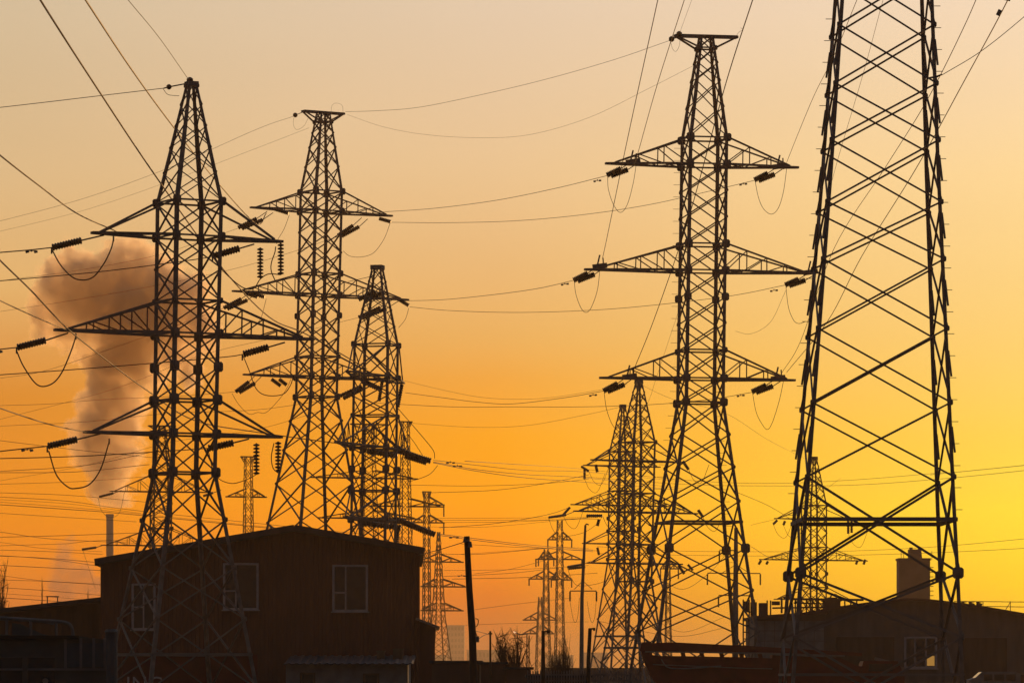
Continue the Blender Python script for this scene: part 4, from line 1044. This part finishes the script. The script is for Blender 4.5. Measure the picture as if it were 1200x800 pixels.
tb('roof_rack', [], M['steel'], tubes=[([Wp(-60, 722, ty + .3), Wp(0, 723.5, ty + .3), Wp(50, 726.5, ty + .3), Wp(76, 728.5, ty + .3), Wp(85, 733, ty + .3), Wp(88, 746, ty + .3)], .03)] +
   [([Wp(x, 746, ty + .3), Wp(x, 736, ty + .3), Wp(x, y, ty + .3)], .025) for x, y in ((10, 724), (68, 728), (38, 726))] + [([Wp(-60, 722, ty + 1.6), Wp(50, 726.5, ty + 1.6), Wp(74, 730, ty + 1.6)], .03)])
tp = MB(); tp.prism([(tx(14), tz(745)), (tx(62), tz(745)), (tx(50), tz(742)), (tx(24), tz(730)), (tx(14), tz(729))], ty + .5, ty + 1.5); tp.build('spare_load_cover', M['tarp'], tr, TM)
for x in (-60, 70, 100):
    b = MB(); c = Wp(x, 800, ty); c.z = .5; b.tube([(c.x, ty - .02, .5), (c.x, ty + .26, .5)], .5, 24); wh = b.build('wheel', M['black'], tr, TM)
    b = MB(); b.tube([(c.x, ty - .05, .5), (c.x, ty, .5)], .24, 16); b.build('rim', M['truck'], wh, TM)
tb('headlight', [], M['lamp'], tubes=[]) if False else None
b = MB(); b.tube([Wp(53, 797.5, ty - .03), Wp(53, 797.5, ty - .004)], [.05, .06], 12); b.build('reflection_disc', M['silver'], tr, TM)  # bare-metal disc added to stand in for a light reflection on the truck
tr.rotation_euler = (0, 0, math.radians(6.0))
# grey-blue post right of it
gp = Wp(130.5, 740, 96); b = MB(); b.tube([(gp.x, 96, 0), (gp.x, 96, gp.z)], [.135, .125], 12); b.tube([(gp.x, 96, gp.z), (gp.x, 96, gp.z + .06)], [.15, .10], 12)
tag(b.build('gate_post', M['tarp']), 'thick blue-grey post beside the right end of the truck', 'post')

# ---- right-hand arched shed ---------------------------------------------------------------------------------
RY = 330.0; kr = RY / PXF
rx = lambda p: (p - 600) * kr
rz = lambda p: EYE + (HY - p) * kr
rb = empty('arched_warehouse', (rx(1080), RY, 0)); tag(rb, 'wide low warehouse with an arched roof and three-bay window behind the largest tower', 'building'); RM = mat_world(rb)
def arch(px): return 701.5 + (abs(px - 1068) / 135.0) ** 1.35 * 18.5
xs = [925 + i * 15 for i in range(26)]
outline = [(rx(x), rz(min(arch(x), 760))) for x in xs]
b = MB(); b.prism([(rx(925), 0)] + [(rx(1300), 0)] + outline[::-1], RY + .06, RY + 40); b.build('wall', M['grey_wall'], rb, RM)
for i in range(25):
    x0, x1 = rx(xs[i]), rx(xs[i + 1]) - .015; b = MB(); y = RY + .03 + .02 * (i % 2)
    b.add([(x0, y, .2), (x1, y, .2), (x1, y, rz(arch(xs[i + 1]) + 4)), (x0, y, rz(arch(xs[i]) + 4)), (x0, y + .03, .2), (x1, y + .03, .2), (x1, y + .03, rz(arch(xs[i + 1]) + 4)), (x0, y + .03, rz(arch(xs[i]) + 4))],
          [(0, 1, 2, 3), (0, 4, 5, 1), (1, 5, 6, 2), (2, 6, 7, 3), (3, 7, 4, 0)]); b.build('wall_panel', M['grey_wall'], rb, RM)
b = MB()
for i in range(25): b.beam((outline[i][0], RY + 20, outline[i][1]), (outline[i + 1][0], RY + 20, outline[i + 1][1]), 41, .16)
rr = b.build('roof', M['shed'], rb, RM)
for (x0, x1, y0) in ((980, 1048, 746), (1128, 1180, 747)):
    b = MB(); b.box((rx(x0), RY - .06, .1), (rx(x1), RY + .025, rz(y0))); g = b.build('gate', M['door'], rb, RM)
    n = 5
    for i in range(n):
        z0 = rz(y0) - .1 - (rz(y0) - .2) * (i + 1) / n; z1 = rz(y0) - .1 - (rz(y0) - .2) * i / n - .05
        b = MB(); b.box((rx(x0) + .1, RY - .09, z0), (rx(x1) - .1, RY - .065, z1)); b.build('slat', M['door'], g, RM)
w1 = window(rb, RM, 1060, 746, 1097.5, 782, RY - .03, kr, (1072, 1085), M['frame'], M['glass'])
b = MB(); b.box((rx(1086.2), RY - .055, rz(779.5)), (rx(1095), RY - .045, rz(768))); b.build('lit_pane', M['lit'], w1, RM)
for x in (1128, 1137, 1146):
    b = MB(); b.beam(Wp(x, 713, RY + 4), Wp(x + 2, 706, RY + 4), .32, .4); b.beam(Wp(x - 2, 705.5, RY + 4), Wp(x + 5, 704.5, RY + 4), .3, .08); b.build('roof_vent', M['shed'], rr, RM)
b = MB()
b.beam(Wp(1118, 704, RY + 14), Wp(1260, 705.5, RY + 14), .05); b.beam(Wp(1150, 710, RY + 14), Wp(1260, 711.5, RY + 14), .05)
for x in (1122, 1152, 1184, 1215): b.beam(Wp(x, 704, RY + 14), Wp(x, 722, RY + 14), .05)
b.beam(Wp(1184, 705, RY + 14), Wp(1176, 718, RY + 14), .05); b.build('roof_railing', M['steel'], rr, RM)
# left lower wing with pale panels
wg = empty('panelled_wing', (rx(930), RY - 4, 0)); tag(wg, 'lower wing with pale wall panels left of the arched warehouse', 'building'); GM = mat_world(wg)
gy = RY - 4; kg = gy / PXF; gx = lambda p: (p - 600) * kg; gz = lambda p: EYE + (HY - p) * kg
b = MB(); b.prism([(gx(884), 0), (gx(968), 0), (gx(968), gz(719)), (gx(884), gz(724))], gy + .06, gy + 12); b.build('wall', M['grey_wall'], wg, GM)
for i in range(7):
    for j in range(4):
        x0 = gx(885 + i * 11.6); x1 = gx(885 + (i + 1) * 11.6 - .7); z1 = gz(727 + j * 12); z0 = gz(727 + (j + 1) * 12 - .8)
        b = MB(); b.box((x0, gy, z0), (x1, gy + .06, z1)); b.build('wall_panel', M['plaster'], wg, GM)
b = MB(); b.beam((gx(882), gy + 6, gz(723)), (gx(970), gy + 6, gz(717)), 13, .2); gr = b.build('roof', M['shed'], wg, GM)
# rooftop plant, each its own thing
def roofthing(name, label, cat, boxes, beams=(), m=M['shed'], d=RY + 3):
    b = MB()
    for (x0, y0, x1, y1, dep) in boxes: p = Wp(x0, y1, d); q = Wp(x1, y0, d); b.box((p.x, d, p.z), (q.x, d + dep, q.z))
    for (x0, y0, x1, y1, w) in beams: b.beam(Wp(x0, y0, d - .1), Wp(x1, y1, d - .1), w)
    o = b.build(name, m); tag(o, label, cat); return o
roofthing('cooling_unit', 'large box-shaped unit on the roof left of the arched part', 'rooftop unit', [(966, 704, 985, 722, 2.0), (964.5, 702.8, 986.5, 704, 2.1), (970, 699.5, 981, 702.8, 1)])
roofthing('duct_frame', 'low rooftop pipe frame behind the left legs of the largest tower', 'pipe frame', [(905, 704, 914, 708.5, .8), (890, 706, 899, 722, 1.2)],
          [(930, 701.5, 1012, 702.5, .16), (930, 706, 966, 707, .1), (905, 712, 966, 711, .12)] + [(x, 702, x, 720, .1) for x in (932, 938, 945, 952, 959, 990, 997, 1004)] + [(x, 702, x + 7, 716, .07) for x in (932, 945, 952)])
roofthing('ladder_tower', 'small scaffold ladder at the left end of the panelled wing', 'ladder',
          [(872, 704, 878, 716, .6), (880, 705, 887, 724, .9)], [(x, 702, x, 800, .10) for x in (871, 878, 884)] + [(871, y, 884, y + 1, .08) for y in (716, 724, 732, 740, 748, 756, 764)] + [(899, 703, 899, 722, .1), (903, 703, 903, 720, .1), (918, 700, 928, 700, .2), (916, 700, 916, 718, .14)])
b = MB(); b.tube(catmull([Wp(973, 700, RY + 2.8), Wp(975, 696.5, RY + 2.8), Wp(980, 696.5, RY + 2.8), Wp(983, 701, RY + 2.8)], 5), .06, 6)
tag(b.build('bent_pipe', M['shed']), 'bent pipe on top of the boxy rooftop unit', 'pipe')

# ---- silo ---------------------------------------------------------------------------------------------------
SY = 620.0; so = empty('silo', ((1071.5 - 600) / PXF * SY, SY, 0)); tag(so, 'broad hazy square silo tower with a smaller head house behind the arched warehouse', 'silo'); SOM = mat_world(so)
def sbox(name, x0, y0, x1, y1, dep, m, d=SY, par=None):
    b = MB(); p = Wp(x0, y1, d); q = Wp(x1, y0, d); b.box((p.x, d, max(0, p.z)), (q.x, d + dep, q.z)); return b.build(name, m, par or so, SOM)
sbox('shaft', 1053.5, 656, 1090, 818, 4.0, M['silo'])
sbox('shaft_top', 1052.5, 653.5, 1091, 655.9, 4.3, M['silo'], SY - .15)
b = MB(); b.prism([(Wp(1066, 0, SY).x, Wp(0, 653.5, SY).z), (Wp(1081, 0, SY).x, Wp(0, 653.5, SY).z), (Wp(1080, 0, SY).x, Wp(0, 643, SY).z), (Wp(1066, 0, SY).x, Wp(0, 643, SY).z)], SY + .5, SY + 3); b.build('head_house', M['silo'], so, SOM)
for x0 in (1066, 1076): sbox('chimney', x0, 641, x0 + 3.5, 643, .6, M['silo'], SY + 1)
for i in range(10): sbox('balcony', 1090, 664 + i * 5.5, 1094, 664.8 + i * 5.5, .5, M['silo'], SY + .5)
for x in (1056, 1059, 1092): b = MB(); b.beam(Wp(x, 656, SY + 1), Wp(x, 645, SY + 1), .07); b.build('antenna', M['steel'], so, SOM)

# ---- red crane truck ----------------------------------------------------------------------------------------
qy = 225.0; kq = qy / PXF
qx = lambda p: (p - 600) * kq
qz = lambda p: EYE + (HY - p) * kq
cr = empty('crane_truck', (qx(870), qy, 0)); tag(cr, 'dark red mobile crane with lowered boom in front of the flat-topped tower', 'crane'); QM = mat_world(cr)
b = MB(); b.prism([(qx(750), qz(762)), (qx(752), qz(753.5)), (qx(790), qz(752)), (qx(900), qz(757.5)), (qx(1010), qz(764.5)), (qx(1010), qz(768)), (qx(900), qz(764)), (qx(760), qz(762.8))], qy, qy + .9); bo = b.build('boom', M['red'], cr, QM)
b = MB(); b.beam((qx(756), qy - .03, qz(763)), (qx(905), qy - .03, qz(765)), .05, .07); b.beam((qx(905), qy - .03, qz(765)), (qx(990), qy - .03, qz(768)), .05, .07); b.build('trim_strip', M['silver'], bo, QM)
b = MB(); b.prism([(qx(752), qz(764.5)), (qx(771), qz(768)), (qx(800), qz(768.2)), (qx(870), qz(769.5)), (qx(910), qz(771)), (qx(1040), qz(783)), (qx(1060), qz(790)), (qx(1060), .9), (qx(790), .9), (qx(762), qz(790))], qy + .1, qy + 2.3); b.build('chassis', M['red'], cr, QM)
b = MB(); b.prism([(qx(905), qz(767)), (qx(985), qz(770)), (qx(1010), qz(782)), (qx(905), qz(783))], qy + .3, qy + 2.1); b.build('superstructure', M['red'], cr, QM)
b = MB(); b.prism([(qx(1010), qz(781)), (qx(1012), qz(774)), (qx(1052), qz(774)), (qx(1060), qz(790)), (qx(1060), 1.0), (qx(1010), 1.0)], qy + .0, qy + 2.4); cab = b.build('cab', M['red'], cr, QM)
b = MB(); b.box((qx(1018), qy - .03, qz(786)), (qx(1046), qy - .005, qz(777))); b.build('cab_window', M['glass'], cab, QM)
b = MB(); b.tube(catmull([Wp(775, 772, qy - .05), Wp(782, 781, qy - .05), Wp(800, 783, qy - .05), Wp(845, 780, qy - .05)], 6), .035, 6); b.build('hose', M['silver'], cr, QM)
for x in (800, 822, 845, 868, 890): b = MB(); b.beam((qx(x), qy + .2, qz(764)), (qx(x + 5), qy + .2, qz(782)), .14, .2); b.build('strut', M['red'], cr, QM)
b = MB(); b.beam((qx(765), qy - .02, qz(778)), (qx(875), qy - .02, qz(782.5)), .04, .05); b.beam((qx(875), qy - .02, qz(782.5)), (qx(905), qy - .02, qz(783)), .04, .05); b.build('trim_strip', M['silver'], cr, QM)
b = MB(); b.prism([(qx(750), qz(760)), (qx(752), qz(752)), (qx(763), qz(751.5)), (qx(765), qz(774)), (qx(758), qz(776))], qy - .04, qy + .94); b.build('boom_head', M['red'], cr, QM)
for x in (810, 845, 950, 985, 1035):
    b = MB(); b.tube([(qx(x), qy + .02, .5), (qx(x), qy + .4, .5)], .5, 20); wh = b.build('wheel', M['black'], cr, QM)

# ---- van and pipe stack at the right -------------------------------------------------------------------------
vy = 240.0; kv = vy / PXF
vx = lambda p: (p - 600) * kv
vz = lambda p: EYE + (HY - p) * kv
vn = empty('parked_van', (vx(1165), vy, 0)); tag(vn, 'pale van parked low at the right below the warehouse gate', 'van'); VM = mat_world(vn)
b = MB(); b.prism([(vx(1135), .4), (vx(1196), .4), (vx(1196), vz(789)), (vx(1190), vz(786.5)), (vx(1152), vz(786.5)), (vx(1143), vz(794)), (vx(1136), vz(796))], vy, vy + 1.8)
vb = b.build('body', M['plaster'], vn, VM)
for x0, x1 in ((1153, 1163), (1165, 1177), (1179, 1190)): b = MB(); b.box((vx(x0), vy - .02, vz(797)), (vx(x1), vy - .004, vz(789.5))); b.build('window', M['glass'], vn, VM)
b = MB(); b.add([(vx(1143.6), vy + .15, vz(794)), (vx(1151), vy + .15, vz(787.4)), (vx(1151), vy + 1.65, vz(787.4)), (vx(1143.6), vy + 1.65, vz(794))], [(0, 1, 2, 3)]); 
b.v = [(v[0] - .02, v[1], v[2] + .02) for v in b.v]; b.build('windscreen', M['glass'], vn, VM)
for x in (1146, 1186):
    b = MB(); b.tube([(vx(x), vy - .03, .33), (vx(x), vy + .2, .33)], .33, 18); b.build('wheel', M['black'], vn, VM)
b = MB()
for i, (x0, y0, x1, y1) in enumerate(((1025, 771, 1050, 777), (1030, 776, 1056, 781), (1018, 779, 1060, 783))):
    b.beam(Wp(x0, y0, 236), Wp(x1, y1, 236), .14, .14)
b.beam(Wp(1022, 783, 236), Wp(1022, 846, 236), .1); b.beam(Wp(1056, 783, 236), Wp(1056, 846, 236), .1); b.beam(Wp(1018, 783, 236), Wp(1060, 784, 236), .12)
tag(b.build('pipe_rack', M['silver']), 'rack with a few pale pipes lying askew below the warehouse window', 'rack')

# ---- low middle distance: dark sheds and picket fence ----------------------------------------------------------
def lowbox(name, label, x0, x1, y, d, dep, m, cat='building', group=None):
    r = empty(name, Wp((x0 + x1) / 2, 800, d)); r.location.z = 0; tag(r, label, cat, group); MWr = mat_world(r)
    p = Wp(x0, y, d); q = Wp(x1, y, d); b = MB(); b.box((p.x, d, 0), (q.x, d + dep, p.z - .12)); b.build('wall', m, r, MWr)
    b = MB(); b.box((p.x - .15, d - .15, p.z - .118), (q.x + .15, d + dep + .15, p.z)); b.build('roof', M['roof'], r, MWr)
    n = max(2, int((x1 - x0) / 12)); 
    for i in range(n):
        u = p.x + (q.x - p.x) * (i + .06) / n; v = p.x + (q.x - p.x) * (i + .94) / n
        b = MB(); b.box((u, d - .03, .2), (v, d, p.z - .25)); b.build('wall_panel', m, r, MWr)
    return r
lowbox('low_garage', 'low dark flat-roofed garage directly right of the gabled building', 506, 562, 773.5, 240, 8, M['shed'])
lowbox('low_garage', 'slightly lower dark garage between the leaning pole and the bare tree', 563, 592, 775, 236, 6, M['shed'])
lowbox('low_garage', 'low dark garage under the bare tree, beside the short dark post', 593, 622, 781, 232, 6, M['shed'])
lowbox('low_garage', 'dark low block directly behind the left half of the picket fence', 620, 690, 790, 200, 5, M['door'])
lowbox('low_garage', 'long low hazy building behind the base of the pointed towers', 640, 765, 782, 520, 12, M['grey_wall'])
fe = empty('picket_fence', Wp(720, 800, 150)); fe.location.z = 0; tag(fe, 'dark picket fence below the bases of the pointed towers', 'fence'); FM = mat_world(fe)
fb = MB()
for y in (790, 797): fb.beam(Wp(618, y, 150.05), Wp(752, y, 150.05), .05)
fb.build('rail', M['steel'], fe, FM)
for i in range(44):
    x = 618.5 + i * 3.05 + random.uniform(-.3, .3); top = 784.5 + random.uniform(-.8, .8)
    b = MB(); p = Wp(x, top, 150); b.prism([(p.x - .022, 0), (p.x + .022, 0), (p.x + .022, p.z - .06), (p.x, p.z), (p.x - .022, p.z - .06)], 149.98, 150.02); b.build('picket', M['steel'], fe, FM)
lowbox('low_garage', 'dark low block at the right edge beside the pale van', 1183, 1260, 790, 300, 6, M['shed'])

# ---- far apartment blocks --------------------------------------------------------------------------------------
def block(label, x0, x1, y, d, dep, floors, bays):
    r = empty('apartment_block', Wp((x0 + x1) / 2, 800, d)); r.location.z = 0; tag(r, label, 'building', 'hazy blocks on the horizon'); MWr = mat_world(r)
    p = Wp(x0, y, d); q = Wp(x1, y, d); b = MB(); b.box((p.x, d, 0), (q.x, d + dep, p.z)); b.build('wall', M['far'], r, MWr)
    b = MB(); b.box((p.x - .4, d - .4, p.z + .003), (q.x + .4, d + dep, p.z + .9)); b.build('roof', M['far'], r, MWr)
    fh = p.z / floors; bw = (q.x - p.x) / bays
    for f in range(floors):
        b = MB()
        for k in range(bays): b.box((p.x + bw * (k + .2), d - .05, fh * (f + .3)), (p.x + bw * (k + .8), d + .02, fh * (f + .8)))
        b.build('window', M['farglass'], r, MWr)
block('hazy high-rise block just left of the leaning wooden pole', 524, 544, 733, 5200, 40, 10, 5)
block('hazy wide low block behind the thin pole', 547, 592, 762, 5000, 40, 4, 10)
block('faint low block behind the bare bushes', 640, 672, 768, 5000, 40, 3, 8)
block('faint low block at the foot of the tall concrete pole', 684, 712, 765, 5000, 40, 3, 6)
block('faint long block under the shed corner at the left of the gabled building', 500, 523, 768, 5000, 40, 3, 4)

# ---- smoke stack and steam -------------------------------------------------------------------------------------
ky = 1400.0
st = empty('smoke_stack', ((128.5 - 600) / PXF * ky, ky, 0)); tag(st, 'slender hazy chimney below the steam plume at the left', 'chimney'); KM = mat_world(st)
b = MB(); c = Wp(128.7, 606, ky); b.tube([(c.x, ky, 0), (c.x, ky, c.z)], [1.25, 1.05], 20); b.build('shaft', M['pale'], st, KM)
b = MB(); b.tube([(c.x, ky, c.z - .01), (c.x, ky, c.z + 1.0)], [1.2, 1.2], 20); b.build('rim', M['pale'], st, KM)

def plume(name, label, balls, d, dens, col, noise_scale, amp, seed, step=None, floor=None, soft=0.70):
    """Steam: a box filled with a volume whose density is a run of soft billows broken up by noise."""
    pts = [(Wp(x + 4, y, d), r * (1.14 if y > 430 else 1.04) / PXF * d) for x, y, r in balls]
    pts = [(Vector((p.x, d + 0.25 * r * math.sin(i * 2.1 + seed), p.z)), r) for i, (p, r) in enumerate(pts)]
    lo = Vector([min(p[k] - r * 1.5 for p, r in pts) for k in range(3)]); hi = Vector([max(p[k] + r * 1.5 for p, r in pts) for k in range(3)])
    if floor: lo.z = max(lo.z, floor)
    b = MB(); b.box(lo, hi); o = b.build(name, None)
    m = bpy.data.materials.new(name); m.use_nodes = True; t = m.node_tree; t.nodes.clear()
    co = t.nodes.new('ShaderNodeNewGeometry').outputs['Position']
    def noise_vec(scale, a, det):
        n = t.nodes.new('ShaderNodeTexNoise'); n.inputs['Scale'].default_value = scale; n.inputs['Detail'].default_value = det; n.inputs['Roughness'].default_value = .62
        t.links.new(co, n.inputs['Vector'])
        s = t.nodes.new('ShaderNodeVectorMath'); s.operation = 'SUBTRACT'; t.links.new(n.outputs['Color'], s.inputs[0]); s.inputs[1].default_value = (.5, .5, .5)
        q = t.nodes.new('ShaderNodeVectorMath'); q.operation = 'SCALE'; t.links.new(s.outputs[0], q.inputs[0]); q.inputs['Scale'].default_value = a
        return q.outputs[0]
    ad1 = t.nodes.new('ShaderNodeVectorMath'); ad1.operation = 'ADD'; t.links.new(co, ad1.inputs[0]); t.links.new(noise_vec(noise_scale, amp, 7.0), ad1.inputs[1])
    pos = ad1.outputs[0]; acc = None
    for p, r in pts:
        n = t.nodes.new('ShaderNodeVectorMath'); n.operation = 'DISTANCE'; t.links.new(pos, n.inputs[0]); n.inputs[1].default_value = p
        v = mth(t, 'DIVIDE', n.outputs['Value'], r)
        acc = v if acc is None else mth(t, 'MINIMUM', acc, v)
    f = t.nodes.new('ShaderNodeMapRange'); f.interpolation_type = 'SMOOTHSTEP'; t.links.new(acc, f.inputs[0])
    f.inputs[1].default_value = 1.02; f.inputs[2].default_value = soft; f.inputs[3].default_value = 0; f.inputs[4].default_value = dens
    v = t.nodes.new('ShaderNodeVolumePrincipled'); v.inputs['Color'].default_value = col; v.inputs['Anisotropy'].default_value = .55
    t.links.new(f.outputs[0], v.inputs['Density'])
    out = t.nodes.new('ShaderNodeOutputMaterial'); t.links.new(v.outputs[0], out.inputs['Volume'])
    try: m.cycles.volume_step_rate = step or 0.35
    except Exception: pass
    o.data.materials.append(m); tag(o, label, 'steam', None, 'stuff'); return o
plume('steam_plume', 'big mauve steam cloud with glowing edges rising from the chimney behind the near tower',
      [(127, 594, 13), (126, 580, 16), (124, 566, 21), (121, 548, 27), (118, 528, 32), (118, 506, 36), (124, 483, 37), (131, 460, 38), (138, 438, 41), (145, 415, 45), (150, 390, 50), (168, 362, 56), (198, 352, 48), (210, 385, 35), (210, 420, 28),
       (110, 352, 48), (72, 348, 38), (88, 320, 38), (145, 335, 50), (58, 336, 26), (165, 312, 25), (128, 305, 18), (100, 300, 20), (226, 352, 22), (216, 442, 18), (70, 380, 26), (100, 405, 22), (52, 360, 18), (100, 300, 14), (236, 372, 16), (236, 410, 14)], 1400, 0.24, (0.982, 0.85, 0.68, 1), 0.095, 33.0, 1, floor=54.4)
plume('steam_wisp', 'small low mauve steam wisp above the low shed roof', [(68, 665, 17), (72, 650, 13), (78, 634, 9), (80, 625, 7), (66, 685, 18), (88, 676, 20), (105, 690, 20), (80, 694, 20)], 1500, 0.11, (0.45, 0.34, 0.36, 1), 0.11, 14.0, 2, soft=0.35)

# ---- haze ------------------------------------------------------------------------------------------------------
b = MB(); b.box((-6100, -6100, -1.3), (6100, 6100, 54)); hz = b.build('haze', None)
m = bpy.data.materials.new('haze_air'); m.use_nodes = True; m.node_tree.nodes.clear()
v = m.node_tree.nodes.new('ShaderNodeVolumePrincipled'); v.inputs['Color'].default_value = (0.95, 0.74, 0.50, 1); v.inputs['Density'].default_value = 0.00015; v.inputs['Anisotropy'].default_value = 0.4
o_ = m.node_tree.nodes.new('ShaderNodeOutputMaterial'); m.node_tree.links.new(v.outputs[0], o_.inputs['Volume'])
hz.data.materials.append(m); tag(hz, 'thin dusty evening haze filling the air', None, None, 'stuff')
